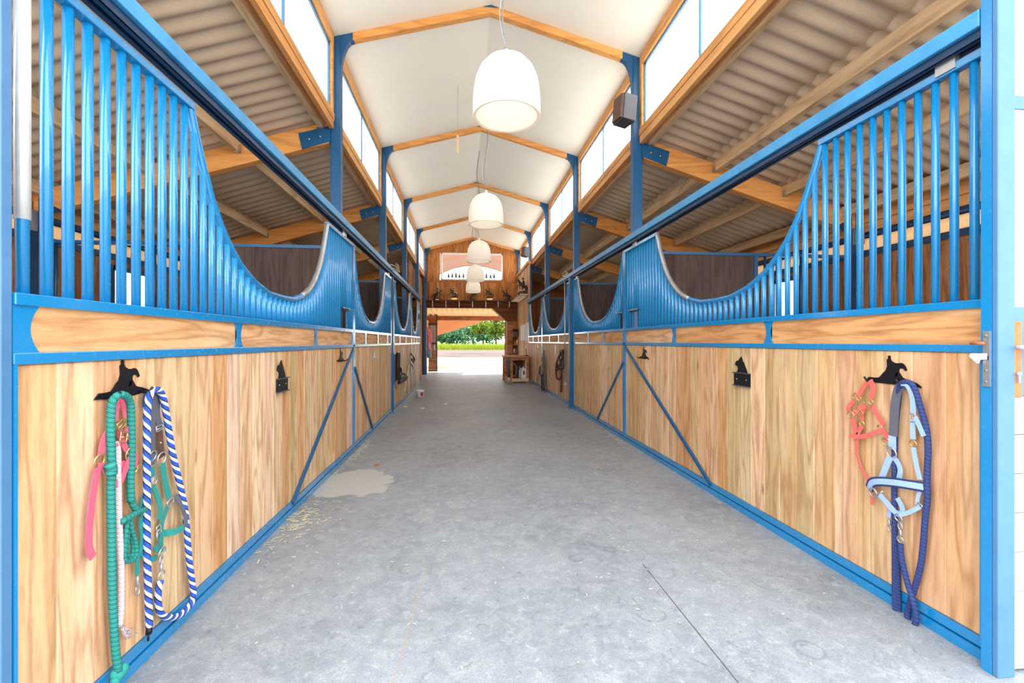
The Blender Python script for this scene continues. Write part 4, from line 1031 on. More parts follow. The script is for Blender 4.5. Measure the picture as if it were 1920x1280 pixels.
ring(t, B6([(570, 1015)], .028)[0], .024, 'silver', RN, .0035)
S([(560, 1055), (515, 1160), (470, 1285)], .030, 'ltblue', 'nose_cheek_strap', off=.026)
S([(590, 1055), (640, 1130), (655, 1200), (635, 1290)], .022, 'ltblue', 'throat_strap', off=.024)
nb = [(290, 150), (305, 105), (360, 92), (480, 100), (600, 118), (705, 135)]
strap(t, B7(nb, [.02, .03, .038, .042, .038, .03]), .044, 'navyweb', 'noseband_padding', RN)
strap(t, B7(nb, [.024, .034, .042, .046, .042, .034]), .026, 'ltblue', 'noseband', RN)
ring(t, B7([(318, 178)], .03)[0], .021, 'silver', RN, .0035)
MB().tube(B7([(350, 200), (395, 165)], .03), .004, 6).build('metal_bar', 'silver', t)
S([(365, 190), (430, 265), (490, 330), (535, 352)], .026, 'ltblue', 'chin_strap', B7, .03)
S([(505, 220), (540, 285), (545, 325), (515, 360)], .022, 'ltblue', 'jaw_strap', B7, .022)
S([(685, 150), (665, 220), (660, 285)], .016, 'ltblue', 'side_loop', B7, .026)
S([(680, 290), (600, 330), (525, 352)], .018, 'ltblue', 'chin_strap', B7, .034)
ring(t, B7([(672, 285)], .028)[0], 0, 'silver', RN, .0026, 'buckle', (.010, .014), .5)
S([(485, 290), (455, 320), (440, 370)], .018, 'ltblue', 'short_strap', B7, .014)
snap(t, B7([(442, 385)], .016)[0], B7([(452, 480)], .016)[0])
ring(t, B7([(515, 375)], .03)[0], .017, 'silver', RN, .0035)

# far tack, left: black halter and leads on the third and fourth stall fronts
FL = lambda pts, off=.03: tr('left', 730, 640, 10.67, pts, off)
FRt = lambda pts, off=.03: tr('right', 1000, 640, 10.66, pts, off)
t = thing('halter', 'black fleecy halter and bundle of straps on the third left stall front', 'halter', FL([(190, 500)], .01)[0])
MB().tube(spline(FL([(175, 225), (172, 350), (170, 500), (175, 700), (170, 800)], .05), 5), [.03]+[.04]*19+[.03], 8).build('padded_crown', 'blackcloth', t)
MB().tube(spline(FL([(215, 540), (220, 600), (205, 720), (180, 820)], .05), 5), .032, 8).build('cheek_strap', 'blackcloth', t)
MB().tube(spline(FL([(180, 820), (240, 780), (300, 720), (350, 715)], .06), 5), .034, 8).build('noseband', 'blackcloth', t)
strap(t, FL([(350, 740), (300, 770), (240, 790)], .05), .07, 'blackcloth', 'chin_strap')
strap(t, FL([(245, 650), (300, 650), (350, 700)], .07), .05, 'blackcloth', 'throat_strap')
ring(t, FL([(225, 650)], .08)[0], .03, 'silver'); ring(t, FL([(150, 830)], .05)[0], .05, 'silver')
MB().tube(FL([(150, 830), (155, 900)], .05), .006, 6).build('metal_bar', 'silver', t)
snap(t, FL([(215, 850)], .05)[0], FL([(212, 935)], .05)[0])
t = thing('lead_rope', 'brown leather lead with white reins on the farthest left stall front', 'rope', FL([(430, 500)], .01)[0])
strap(t, FL([(410, 190), (430, 280), (400, 420), (405, 640), (425, 930)], .03), .05, 'leather', 'leather_strap')
MB().tube(spline(FL([(430, 250), (480, 300), (500, 380), (480, 420), (450, 350)], .04), 6), .02, 6).build('rope_coil', 'leather', t)
strap(t, FL([(420, 430), (450, 480), (480, 540)], .04), .06, 'blackcloth', 'noseband')
MB().tube(spline(FL([(450, 540), (490, 690), (515, 860)], .03), 5), .012, 6).build('rein', 'whitepipe', t)
MB().tube(spline(FL([(400, 450), (350, 700), (310, 990)], .03), 5), .008, 6).build('rein', 'whitepipe', t)
for nm, y, z0, z1, wd, lab in (('name_plate', 8.86, .86, 1.06, .10, 'white name plate beside the black halter on the left'), ('name_plate', 9.6, .93, 1.12, .05, 'small plate silvered by glare on the third left stall front'), ('name_plate', 12.0, .95, 1.12, .05, 'small plate silvered by glare on the farthest left stall front')):
    tag(MB().box((LX-.009, y-wd/2, z0), (LX-.004, y+wd/2, z1)).build(nm, 'silver'), lab, 'plate')  # silver on the two small plates stands in for glare
t = thing('card_holder', 'dark upright strap holder right behind the left floor post', 'card holder', (LX, 8.42, .75))
MB().box((LX-.009, 8.37, .55), (LX+.01, 8.47, 1.02)).build('back_plate', 'leather', t)
# far tack, right
t = thing('halter', 'dark halter and long leads hanging beside the workbench, right', 'halter', FRt([(200, 500)], .01)[0])
for pts, wd, mt, nm in (([(210, 170), (215, 400), (215, 640), (205, 850)], .16, 'blackcloth', 'bundled_strap'), ([(185, 300), (170, 400), (180, 500), (185, 700), (190, 850)], .07, 'padding', 'grey_strap'), ([(240, 300), (245, 600), (238, 850), (225, 1030)], .07, 'blackcloth', 'hanging_strap')):
    strap(t, FRt(pts, .04), wd, mt, nm, RN)
MB().tube(spline(FRt([(140, 490), (125, 600), (145, 680), (190, 690), (195, 640)], .04), 6), .016, 6).build('rope_coil', 'blackcloth', t)
MB().tube(spline(FRt([(165, 700), (165, 850), (170, 960), (190, 975), (210, 940), (205, 800)], .04), 6), .016, 6).build('rope_coil', 'blackcloth', t)
MB().tube(spline(FRt([(130, 520), (95, 680), (60, 850)], .02), 5), .012, 6).build('whip', 'silver', t)
MB().tube(spline(FRt([(265, 530), (300, 660), (350, 850)], .02), 5), .010, 6).build('whip', 'silver', t)
ring(t, FRt([(165, 420)], .07)[0], .035, 'brass', RN)
t = thing('halter', 'dark brown braided rope halter on the third right stall front', 'halter', FRt([(560, 500)], .01)[0])
for pts in ([(600, 180), (560, 190), (540, 260), (500, 340), (470, 430), (455, 550), (460, 700), (490, 750), (540, 740), (560, 640)], [(590, 190), (610, 350), (600, 480), (565, 560), (560, 740)], [(560, 200), (575, 320), (540, 420), (560, 560)], [(565, 740), (562, 850), (555, 1010)], [(505, 340), (560, 420), (600, 500), (560, 520), (500, 480), (470, 560), (520, 530), (570, 540)]):
    MB().tube(spline(FRt(pts, .035), 6), .022, 8).build('rope_strand', 'ropedark', t)
MB().tube(FRt([(540, 195), (625, 200)], .05), .022, 8).build('hanging_peg', 'black', t)
ring(t, FRt([(550, 315)], .06)[0], .03, 'silver', RN)
for y, z0, z1, lab in ((9.9, .96, 1.17, 'bright horse shaped plate on the third right stall front'), (8.95, 1.08, 1.22, 'bright peg plate over the braided rope halter'), (12.3, 1.08, 1.22, 'bright peg plate over the dark halter by the workbench')):
    tag(MB().prism([(RX+.008, y-.03, z0), (RX+.008, y+.03, z0), (RX+.008, y+.04, (z0+z1)/2), (RX+.008, y+.015, z1), (RX+.008, y-.01, z1), (RX+.008, y-.025, (z0+z1)/2)], (-.008, 0, 0)).build('horse_hook', 'silver'), lab, 'hook')  # glare on these far hooks is painted as silver

# ================================================================== SPEAKERS
for (cx, cy_, cz, lab) in ((1.92, 5.26, 4.02, 'large black speaker box on the nearest right column'), (1.94, 14.22, 4.08, 'small far black speaker box high by the gable on the right')):
    t = thing('speaker', lab, 'speaker', (cx, cy_, cz))
    R_ = Matrix.Rotation(math.radians(14), 3, 'Z') @ Matrix.Rotation(math.radians(6), 3, 'Y')
    def bxr(g, a, b_, taper=1.0):
        vs_ = []
        for z in (a[2], b_[2]):
            for x, y in ((a[0], a[1]*taper), (b_[0], a[1]), (b_[0], b_[1]), (a[0], b_[1]*taper)): vs_.append(Vector((cx, cy_, cz))+R_ @ Vector((x, y, z)))
        g.add(vs_, [(0, 3, 2, 1), (4, 5, 6, 7), (0, 1, 5, 4), (1, 2, 6, 5), (2, 3, 7, 6), (3, 0, 4, 7)]); return g
    bxr(MB(), (-.08, -.11, -.155), (.095, .11, .155)).build('cabinet', 'dkgrey', t, bev=.008)
    bxr(MB(), (-.11, -.10, -.145), (-.08, .10, .145), .85).build('front_grille', 'leather', t, bev=.004)
    MB().beam((cx+.08, cy_, cz), (2.06, cy_+.05, cz), .03, .05).build('wall_mount', 'black', t)

# ================================================================== BACK WALL SHELF AND STATUES
def bronze_rider(name, label, base, h, wide_base=None, plaque=None, face=1, gz=0, rear=0.25):
    """galloping or rearing horse with rider on a rocky base, height h"""
    t = thing(name, label, 'statue', base); b0 = Vector(base); z0 = 0
    if wide_base:
        MB().box(b0+Vector((-wide_base/2, -.07, 0)), b0+Vector((wide_base/2, .07, .10))).build('plinth', 'benchwood', t, bev=.004); z0 = .10
        if plaque: MB().box(b0+Vector((-.10, -.078, .025)), b0+Vector((.10, -.07, .078))).build('plaque', 'brass', t)
    elif plaque: MB().box(b0+Vector((-.06, -.09, .0)), b0+Vector((.06, -.082, .03))).build('plaque', 'brass', t)
    k = (h-z0)/.5
    def V(x, y, z): return b0+Vector((face*x*k, y*k, z0+z*k))
    g = MB()
    g.tube([V(-.15, 0, .0), V(-.12, 0, .03), V(0, 0, .05), (V(.12, 0, .03)), V(.16, 0, 0)], [.03*k, .055*k, .06*k, .05*k, .03*k], 8)
    g.tube([V(-.12, 0, .18), V(-.08, 0, .20), V(0, 0, .215+rear*.1), V(.07, 0, .23+rear*.2), V(.10, 0, .25+rear*.22)], [.035*k, .052*k, .05*k, .052*k, .04*k], 10)    # trunk
    g.tube([V(.08, 0, .24+rear*.2), V(.13, 0, .31+rear*.22), V(.16, 0, .355+rear*.22)], [.042*k, .030*k, .024*k], 8)      # neck
    g.tube([V(.145, 0, .37+rear*.22), V(.18, 0, .35+rear*.2), V(.22, 0, .315+rear*.2)], [.022*k, .022*k, .012*k], 8)          # head
    for sy in (-1, 1):
        g.tube([V(.14, sy*.012, .37+rear*.22), V(.137, sy*.014, .40+rear*.22)], [.008*k, .002*k], 5)
        g.tube([V(-.10, sy*.03, .18), V(-.085+sy*.02, sy*.035, .12), V(-.12+sy*.025, sy*.035, .075), V(-.10+sy*.03, sy*.035, .03)], [.034*k, .02*k, .013*k, .012*k], 6)
        g.tube([V(.085, sy*.03, .23+rear*.2), V(.14+sy*.015, sy*.03, .20+rear*.2), V(.15+sy*.03, sy*.03, .13+rear*.2), V(.12+sy*.04, sy*.03, .10+rear*.2)], [.026*k, .016*k, .011*k, .011*k], 6)
    g.tube([V(-.13, 0, .20), V(-.18, 0, .19), V(-.21, 0, .13), V(-.215, 0, .08)], [.014*k, .02*k, .02*k, .006*k], 6)       # tail
    g.build('horse', 'bronze', t)
    g = MB()
    g.tube([V(-.01, 0, .24), V(-.005, 0, .31), V(.01, 0, .37)], [.034*k, .03*k, .034*k], 8)       # torso
    g.ellip(V(.02, 0, .43), (.022*k, .02*k, .027*k), 8, 6); g.tube([V(.012, 0, .37), V(.018, 0, .41)], .012*k, 6)
    g.tube([V(-.02, 0, .443), V(.06, 0, .443)], [.01*k, .008*k], 8); g.lathe([(.038*k, 0), (.02*k, .006*k), (.017*k, .03*k), (0, .034*k)], V(.02, 0, .445), 10)
    for sy in (-1, 1):
        g.tube([V(-.005, sy*.03, .26), V(.045, sy*.058, .22), V(.02, sy*.06, .15), V(.045, sy*.06, .14)], [.022*k, .018*k, .013*k, .01*k], 6)
        g.tube([V(.01, sy*.035, .36), V(.04, sy*.045, .31), V(.085, sy*.02, .315)], [.014*k, .011*k, .009*k], 6)
    g.build('rider', 'bronze', t)
    return t
SHZ = 2.80; SHY = 17.20
tag(MB().box((-1.38, 17.06, SHZ-.025), (2.04, YE-.04, SHZ)).build('wall_shelf', 'darkboard'), 'long dark shelf over the rear doorway carrying the bronze riders', 'shelf')
for i, px in enumerate((811, 836, 861, 886, 911, 934, 955)):
    x = atY(17.1, px, 570).x
    g = MB().box((x-.012, 17.08, SHZ-.24), (x+.012, 17.10, SHZ-.026)).box((x-.012, 17.08, SHZ-.045), (x+.012, YE-.032, SHZ-.026)).beam((x, 17.10, SHZ-.23), (x, YE-.035, SHZ-.25), .02, .012)
    tag(g.build('shelf_bracket', 'white'), 'white bracket under the long dark shelf, %s from the left' % ['first', 'second', 'third', 'fourth', 'fifth', 'sixth', 'seventh'][i], 'bracket', 'white shelf brackets')
for px, ht, wb, pl, fc, lab in ((820, .50, None, True, 1, 'bronze rider statue at the left end of the long shelf'), (852, .50, .48, True, -1, 'bronze rider on a wooden plinth, left of the lamps'),
                                (886.5, .46, None, False, 1, 'bronze rider statue half hidden behind the farthest lamp'), (918, .50, .48, True, -1, 'bronze rider on a wooden plinth, right of the lamps'),
                                (950.6, .46, None, False, -1, 'bronze rider statue at the right end of the long shelf')):
    bronze_rider('horse_statue', lab, (atY(SHY, px, 560).x, SHY, SHZ), ht, wb, pl, fc)
t = thing('wall_rack', 'slatted pale wooden rack on the right wall by the corner', 'shelf', (1.95, 15.6, 2.70))
MB().box((1.78, 14.2, 2.735), (1.81, 17.0, 2.765)).build('front_rail', 'lightwood', t)
MB().box((2.02, 14.2, 2.70), (2.05, 17.0, 2.765)).build('wall_rail', 'lightwood', t)
for i in range(11): MB().box((1.81, 14.30+i*.26, 2.74), (2.03, 14.34+i*.26, 2.765)).build('rung', 'white', t)
bronze_rider('horse_statue', 'large bronze rider statue on the slatted rack at the right wall', (1.92, 14.5, 2.766), .58, None, False, -1)
# sill ornaments in the gable window
for i, px in enumerate((841, 848, 855, 861.5, 869, 912, 920, 926.5)):
    x = atY(YE, px, 520).x; h_ = .17+.03*(i % 3)
    g = MB().lathe([(.0, 0), (.012, 0), (.012, .04), (.055, .05), (.03, .05+h_*.33), (.045, .05+h_*.33), (.02, .05+h_*.66), (.03, .05+h_*.66), (.0, .05+h_)], (x, YE+.01, WZ0+.05), 10)
    tag(g.build('cone_ornament', 'grey'), 'small grey fir shaped ornament on the gable window sill, %s from the left' % ['first', 'second', 'third', 'fourth', 'fifth', 'sixth', 'seventh', 'eighth'][i], 'ornament', 'fir ornaments in the gable window')
p = [atY(YE-.01, q[0], q[1]) for q in ((829, 512), (845, 515), (862, 517), (884, 519), (905, 517), (925, 514), (942, 512))]
tag(MB().tube(spline(p, 4), .006, 5).build('garland_wire', 'grey'), 'thin drooping wire across the gable window', 'wire')
# fly strip
p0 = atY(6.9, 858, 253); p1 = atY(6.9, 858, 287)
t = thing('fly_strip', 'cream sticky fly strip hanging from the white ceiling', 'fly trap', p1)
MB().ribbon([p0.lerp(p1, i/8)+Vector((0, .004*math.sin(i*1.3), 0)) for i in range(9)], .035, .002, (math.sin(.3), -1, 0)).build('strip', 'blind', t)
MB().tube([p0, (p0.x, 6.9, nave_z(p0.x))], .002, 5).build('string', 'grey', t)

# ================================================================== WORKBENCH CORNER
t = thing('workbench', 'small reddish wooden workbench in the far right corner', 'workbench', (1.64, 14.0, 0))
MB().box((1.22, 13.55, .77), (1.97, 14.5, .81)).build('bench_top', 'benchwood', t, bev=.004)
for x in (1.27, 1.44, 1.92):
    MB().box((x-.035, 13.6, 0), (x+.035, 13.66, .77)).build('leg', 'benchwood', t)
for x in (1.27, 1.92): MB().box((x-.035, 14.38, 0), (x+.035, 14.44, .77)).build('leg', 'benchwood', t)
MB().box((1.24, 13.59, .68), (1.95, 13.62, .77)).build('apron', 'benchwood', t); MB().box((1.44, 13.6, .09), (1.95, 14.4, .12)).build('lower_shelf', 'benchwood', t)
MB().box((1.44, 13.575, .04), (1.95, 13.6, .13)).build('kick_board', 'lightwood', t)
MB().box((1.3, 14.40, .1), (1.95, 14.43, .75)).build('back_panel', 'darkboard', t)
t = thing('canister', 'white plastic canister with red print under the workbench', 'canister', (1.82, 13.78, .12))
MB().box((1.74, 13.70, .12), (1.90, 13.86, .44)).build('body', 'white', t, bev=.015)
MB().box((1.79, 13.692, .24), (1.85, 13.70, .36)).build('print', 'red', t); MB().tube([(1.82, 13.78, .44), (1.82, 13.78, .48)], .025, 10).build('cap', 'white', t)
t = thing('spray_bottle', 'white spray bottle behind the canister under the bench', 'bottle', (1.76, 14.0, .12))
MB().lathe([(0, 0), (.04, 0), (.042, .2), (.02, .27), (.015, .32)], (1.74, 14.0, .12), 12).build('body', 'white', t)
MB().box((1.69, 13.985, .44), (1.76, 14.015, .48)).build('nozzle', 'grey', t)
t = thing('hose', 'coiled grey hose under the workbench', 'hose', (1.55, 13.9, .13))
pts = [(1.5+.10*math.cos(a*.8)+a*.003, 13.9, .38+.2*math.sin(a*.8)+.0*a) for a in range(20)]
pts = [(p[0], 13.82+i*.012, p[2]) for i, p in enumerate(pts)]
MB().tube(spline(pts, 4), .014, 6).build('hose_coil', 'grey', t)
t = thing('bridle', 'dark leather bridle hanging on the bench side', 'bridle', (1.33, 13.57, .3))
for x0, x1, z1 in ((1.29, 1.27, .25), (1.34, 1.33, .18), (1.38, 1.41, .3)): MB().ribbon(spline([(x0, 13.575, .74), (x0-.01, 13.56, .5), (x1, 13.565, z1)], 5), .03, .005, (0, 1, 0)).build('rein', 'leather', t)
MB().tube([(1.20, 13.56, .33), (1.34, 13.555, .31)], .02, 8).build('bit', 'leather', t)
t = thing('hand_brush', 'dark brush standing on the workbench by the wall', 'brush', (1.9, 13.7, .81))
MB().box((1.86, 13.67, .81), (1.96, 13.73, .84)).build('bristles', 'black', t); MB().tube([(1.91, 13.7, .84), (1.88, 13.7, 1.03)], .011, 8).build('handle', 'leather', t)
t = thing('wall_shelf', 'corner shelf unit with cleaning bottles above the workbench', 'shelf', (1.96, 17.1, .8))
for z in (.84, 1.13, 1.44, 1.73): MB().box((1.86, 16.85, z-.015), (2.045, YE-.04, z)).build('shelf_board', 'benchwood', t)
MB().box((1.862, YE-.05, .8), (2.045, YE-.037, 1.75)).build('back_board', 'darkboard', t)
o = MB().box((1.86, 16.9, 1.44), (2.03, 17.25, 1.62)).build('storage_box', 'dkgrey', bev=.01); tag(o, 'dark grey box on the upper corner shelf', 'box')
for x, z, h_, nm, lab, mt in ((2.0, 1.13, .22, 'bottle', 'tall white bottle on the middle corner shelf', 'white'), (1.92, 1.13, .13, 'grooming_sponge', 'pale pink sponge on the middle corner shelf', 'rust'), (1.89, .84, .14, 'jar', 'small white jar on the lowest corner shelf', 'white'), (1.98, .84, .17, 'bottle', 'grey green bottle on the lowest corner shelf', 'grey')):
    tag(MB().lathe([(0, 0), (.03, 0), (.032, h_*.7), (.012, h_*.82), (.013, h_), (0, h_)], (x, 16.95, z+.001), 12).build(nm, mt), lab, nm.replace('_', ' '))
for y0, y1, z0, z1, lab in ((15.1, 16.3, 1.28, 1.83, 'large pale notice sheet on the corner wall'), (14.25, 15.0, 1.24, 1.86, 'white notice sheet on the wall beside the last stall')):
    tag(MB().box((2.043, y0, z0), (2.049, y1, z1)).build('notice_sheet', 'paper'), lab, 'paper')

# ================================================================== REAR PORCH, COATS, DOOR LEAF
PY = 18.85
g = MB()
for i in range(int(4.2/.03)+1): pass
nx = 150
vs_ = []; fs = []
for i in range(nx+1):
    x = -2.1+4.3*i/nx; wv_ = .035*math.sin(2*math.pi*x/.2)
    for j, y in enumerate((YE+.05, PY+.15)): vs_.append((x, y, (2.62-.2*(y-YE-.05))+wv_))
for i in range(nx): fs.append((i*2, i*2+2, i*2+3, i*2+1))
g.add(vs_, fs, .5, True); g.build('ceiling_porch', 'clearsheet', loc=(0, 0, 0), kind='structure', solid=.004)
MB().box((-1.9, PY-.04, 2.12), (2.1, PY+.06, 2.30)).build('trim_12', 'benchwood', kind='structure')
MB().box((-1.86, YE+.05, 0), (-1.80, PY, 2.5)).build('wall_porch_left', 'darkboard', kind='structure')
MB().box((1.95, PY-.08, 0), (2.07, PY, 2.15)).build('trim_13', 'benchwood', kind='structure')
t = thing('door_leaf', 'brown rear door leaf with small window and white handle', 'door', (-1.27, 18.8, 0))
MB().box((-1.44, 18.78, .02), (-1.10, 18.82, 2.42)).build('panel', 'benchwood', t)
for a, b_ in (((-1.12, 0.02), (-1.08, 2.44)), ((-1.45, 1.93), (-1.08, 2.0)), ((-1.45, .02), (-1.08, .07)), ((-1.45, 1.14), (-1.10, 1.19))): MB().box((a[0], 18.765, a[1]), (b_[0], 18.83, b_[1])).build('dark_frame', 'dkgrey', t)
MB().box((-1.38, 18.76, 1.22), (-1.16, 18.777, 1.90)).build('window_panel', 'frost', t)
MB().box((-1.21, 18.75, .9), (-1.17, 18.765, 1.12)).build('handle_plate', 'white', t); MB().tube([(-1.19, 18.75, 1.02), (-1.19, 18.70, 1.02), (-1.28, 18.70, 1.02)], .01, 8).build('lever_handle', 'white', t)
t = thing('coat_rack', 'dark coat rail on the left of the rear doorway', 'coat rack', (-1.62, 18.0, 0))
MB().tube([(-1.60, 17.5, 1.98), (-1.60, 18.6, 1.98)], .015, 8).build('rail', 'dkgrey', t)
for y in (17.5, 18.6): MB().tube([(-1.60, y, 0), (-1.60, y, 1.98)], .018, 8).build('upright', 'dkgrey', t)
def coat(x, y, zt, zb, wd, mat, lab, extra=None):
    t = thing('coat', lab, 'coat', (x, y, zb)); g = MB(); prof_ = []
    n_ = 18; rows = [(zt, .05, .05), (zt-.05, .25, .09), (zt-.15, .42, .12), (zt-.5*(zt-zb), .46, .13), (zb+.02, .5, .14), (zb, .49, .13)]
    vs_ = []; fs = []
    for (z, wx, wy) in rows:
        for i in range(n_):
            a = 2*math.pi*i/n_; rr_ = 1+.10*math.sin(a*5+z*3)
            vs_.append((x+wx*wd*math.cos(a)*rr_, y+wy*math.sin(a)*rr_*1.3, z))
    for k in range(len(rows)-1):
        for i in range(n_): i2 = (i+1) % n_; fs.append((k*n_+i, k*n_+i2, (k+1)*n_+i2, (k+1)*n_+i))
    fs.append(tuple(range(n_)))
    g.add(vs_, fs, .5, True); g.build('body', mat, t)
    for s_ in (-1, 1): MB().tube([(x+s_*.30*wd, y, zt-.12), (x+s_*.44*wd, y-.03, zt-.4), (x+s_*.45*wd, y-.05, zt-.68)], [.05, .045, .035], 8).build('sleeve', extra or mat, t)
    MB().tube([(x, y, zt-.01), (x, y, zt+.05), (x+.02, y, zt+.07)], .005, 6).build('hanger_hook', 'silver', t)
coat(-1.56, 17.75, 1.90, .75, .42, 'navyweb', 'navy coat nearest on the coat rail', 'coral')
coat(-1.53, 18.1, 1.88, .95, .42, 'pink', 'red and pink coat in the middle of the coat rail', 'rust')
coat(-1.50, 18.42, 1.86, .60, .40, 'dkgrey', 'dark long coat at the far end of the coat rail', 'pink')
o = MB().prism([(-1.475, 17.3, .98), (-1.435, 17.3, .98), (-1.375, 17.3, .74), (-1.47, 17.3, .70)], (0, .03, 0)).build('cloth', 'blue'); tag(o, 'small bright blue cloth hanging by the left door column', 'cloth')
# pole and frame by the tack doorway
t = thing('door_frame', 'brown doorway frame with pale pole between last left stall and gable', 'door frame', (-1.4, 13.6, 0))
MB().box((-1.50, 13.2, 0), (-1.36, 13.3, 2.5)).build('jamb', 'darkboard', t); MB().box((-1.50, 15.0, 0), (-1.40, 15.1, 2.5)).build('jamb', 'darkboard', t)
MB().box((-1.50, 13.2, 2.42), (-1.38, 15.1, 2.5)).build('lintel', 'darkboard', t); MB().tube([(-1.36, 13.9, 0), (-1.36, 13.9, 2.35)], .03, 10).build('pole', 'whitepipe', t)

# ================================================================== BUCKET, STRAW, SCRAPS
t = thing('bucket', 'white plastic tub with red label on the aisle floor', 'bucket', (-.97, 10.36, 0))
MB().lathe([(0, 0), (.072, 0), (.084, .13), (.088, .14), (.094, .142), (.094, .155), (.086, .158), (.078, .13), (.068, .01), (0, .008)], (-.97, 10.36, 0), 28).build('tub', 'white', t)
g = MB(); vs_ = []
for i in range(8):
    a = -math.pi/2+.05+i*.11
    for r_, z in ((.0765, .03), (.0835, .115)): vs_.append((-.97+(r_+.0015)*math.cos(a), 10.36+(r_+.0015)*math.sin(a), z))
g.add(vs_, [(2*i, 2*i+2, 2*i+3, 2*i+1) for i in range(7)]); g.build('label', 'red', t)
def litter(name, spots, n_, sz, mat, label):
    g = MB()
    for _ in range(n_):
        cx, cy_, rx, ry = random.choice(spots); x = random.gauss(cx, rx); y = random.gauss(cy_, ry)
        if x < LX+.02: x = LX+.02+random.random()*.05
        if x > RX-.02: x = RX-.03-random.random()*.05
        a = random.uniform(0, math.pi); L_ = random.uniform(.4, 1)*sz; z = .002+random.random()*.004
        d = Vector((math.cos(a), math.sin(a), 0)); q = Vector((-d.y, d.x, 0))*random.uniform(.0012, .004); c = Vector((x, y, z))
        g.add([c-d*L_/2-q, c+d*L_/2-q, c+d*L_/2+q, c-d*L_/2+q, c-d*L_/2-q+Vector((0, 0, .002)), c+d*L_/2-q+Vector((0, 0, .002)), c+d*L_/2+q+Vector((0, 0, .002)), c-d*L_/2+q+Vector((0, 0, .002))],
              [(4, 5, 6, 7), (0, 1, 5, 4), (1, 2, 6, 5), (2, 3, 7, 6), (3, 0, 4, 7)], rc())
    o = g.build(name, mat, loc=(0, 0, 0)); o['kind'] = 'stuff'; tag(o, label, 'straw'); return o
litter('straw', [(-1.15, 3.25, .04, .25), (-1.10, 3.3, .10, .18), (-1.18, 5.4, .04, .3), (-1.18, 5.0, .04, .4), (1.95, 5.6, .04, .25)], 340, .05, 'straw', 'loose straw and sawdust along the feet of the stall fronts')
litter('floor_scraps', [(.4, 4, .9, 2.0), (1.2, 3.5, .4, 1.2), (.2, 2.4, 1.0, 1.0), (-.3, 9, .7, 1.5)], 260, .02, 'straw', 'tiny pale straw scraps scattered over the grey floor')
for (px, py, sz) in ((792, 765, .05), (836, 757, .045), (760, 762, .04), (706, 872, .03)):
    c = atZ(.003, px, py); g = MB(); n_ = 7
    pts = [(c.x+sz*random.uniform(.6, 1.2)*math.cos(2*math.pi*i/n_), c.y+sz*1.6*random.uniform(.6, 1.2)*math.sin(2*math.pi*i/n_), .002) for i in range(n_)]
    g.prism(pts, (0, 0, .004)); nm = {792: 'long pale scrap on the floor before the tub', 836: 'pale scrap on the floor right of the tub', 760: 'small pale scrap near the left floor post', 706: 'pinkish scrap on the floor by the nearest left brace'}[px]
    tag(g.build('floor_scrap', 'paper' if px != 706 else 'rust'), nm, 'scrap')

# ================================================================== OUTDOORS
def tree(name, label, x, y, zc, rx, rz, n_, sz, mats, group=None, cat='tree', tdx=0):
    t = thing(name, label, cat, (x+tdx, y, 0), group)
    MB().tube([(x+tdx, y, 0), (x+tdx*.9, y, zc*.6), (x+tdx*.5, y, zc)], [rx*.09, rx*.07, rx*.03], 8).build('trunk', 'leather', t)
    cl = [(Vector((x+random.uniform(-.6, .6)*rx, y+random.uniform(-.6, .6)*rx, zc+random.uniform(-.6, .6)*rz)), random.uniform(.3, .55)) for _ in range(14)]
    for mi, mt in enumerate(mats):
        g = MB()
        for _ in range(n_//len(mats)):
            c, k = random.choice(cl); d = Vector((random.gauss(0, 1), random.gauss(0, 1), random.gauss(0, 1))).normalized()
            p = c+Vector((d.x*rx*k, d.y*rx*k, d.z*rz*k))*random.uniform(.75, 1.05)
            a = Vector((random.gauss(0, 1), random.gauss(0, 1), random.gauss(0, 1))).normalized()*sz*random.uniform(.6, 1.2); b_ = a.cross(d)
            b_ = b_.normalized()*a.length*.6 if b_.length > 1e-4 else a.orthogonal()*.6
            g.add([p-a, p+b_, p+a, p-b_], [(0, 1, 2, 3)])
        g.build('foliage', mt, t)
    return t
TL = ['first', 'second', 'third', 'fourth', 'fifth', 'sixth', 'seventh', 'eighth']
for i, px in enumerate((815, 828, 842, 856, 872, 888, 906, 930)):
    Y_ = 125+6*(i % 3); p = atY(Y_, px, 640)
    tree('hedgerow_tree', 'grey green tree in the row beyond the crop, %s from the left' % TL[i], p.x, Y_, 3.4, 3.0+.4*(i % 2), 2.6+.5*((i*7) % 3), 900, .42, ['leafb', 'leafa'], 'trees beyond the crop field')
p = atY(48, 924, 620)
tree('leafy_tree', 'tall leafy tree in front of the row, right side of the rear doorway', p.x, 48, 3.1, 1.9, 1.9, 3000, .13, ['leafc', 'leafd'], tdx=3.2)
p = atY(40, 905, 610)
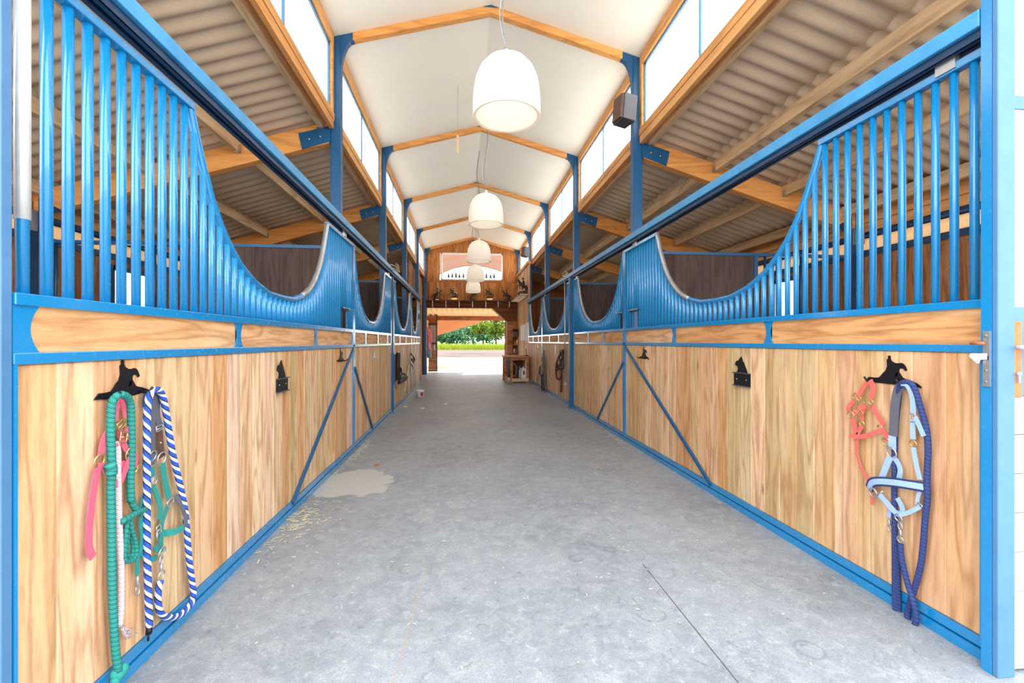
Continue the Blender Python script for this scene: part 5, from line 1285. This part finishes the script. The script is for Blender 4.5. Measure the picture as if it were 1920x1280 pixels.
tree('leafy_tree', 'yellow green tree whose branches reach under the porch beam', p.x, 40, 2.75, 1.25, 1.0, 1700, .10, ['leafc', 'leafd'], tdx=3.6)
for i, (x, y) in enumerate(((-15, 17), (-15.5, 22), (-15, 27))):
    tree('shrub', '%s green shrub seen through the left stall window' % ['nearest', 'middle', 'farthest'][i], x, y, 1.3, 1.8, 1.2, 500, .2, ['leafb', 'leafa'], None, 'shrub')
g = MB()
for _ in range(9000):
    x = random.uniform(-16, 20); y = 69+abs(random.gauss(0, 5)); h_ = random.uniform(.6, 1.0); a = random.uniform(-.25, .25); w_ = random.uniform(.03, .07)
    g.add([(x-w_, y, 0), (x+w_, y+.03, 0), (x+a, y+random.uniform(-.2, .2), h_)], [(0, 1, 2)])
o = g.build('crop', 'crop', loc=(0, 0, 0)); o['kind'] = 'stuff'; tag(o, 'bright green crop growing across the field beyond the dirt', 'crop')
# orange awning outside, arched fascia outside the gable window
A_, B_, C_, D_ = atY(24, 800, 634), atY(24, 930, 594), atY(21.5, 930, 570), atY(21.5, 800, 570)
t = thing('awning', 'orange awning cloth sloping across the rear yard', 'awning', (A_.x, 23, 0))
MB().add([A_, B_, C_, D_], [(0, 1, 2, 3)]).build('cloth', 'awning', t, solid=.02)
MB().tube([A_, B_], .03, 8).build('edge_pole', 'benchwood', t)
MB().tube([A_+Vector((-.4, 0, .1)), (A_.x-.4, 24, 0)], .05, 8).build('support_post', 'benchwood', t)
YA = 21.0; bot = [atY(YA, q[0], q[1]) for q in ((770, 560), (800, 532), (828, 511), (850, 502), (870, 498), (886, 497), (905, 498.5), (925, 503), (943, 509), (970, 530), (1000, 560))]
top = [atY(YA, 1000, 450), atY(YA, 770, 450)]
t = thing('arched_fascia', 'reddish brown arched roof edge outside the gable window', 'roof edge', (0, YA, 0))
MB().prism(bot+top, (0, .25, 0)).build('board', 'fascia', t)
for b_ in (bot[0], bot[-1]): MB().box((b_.x-.12, YA, 0), (b_.x+.12, YA+.25, b_.z+.5)).build('support_post', 'benchwood', t)
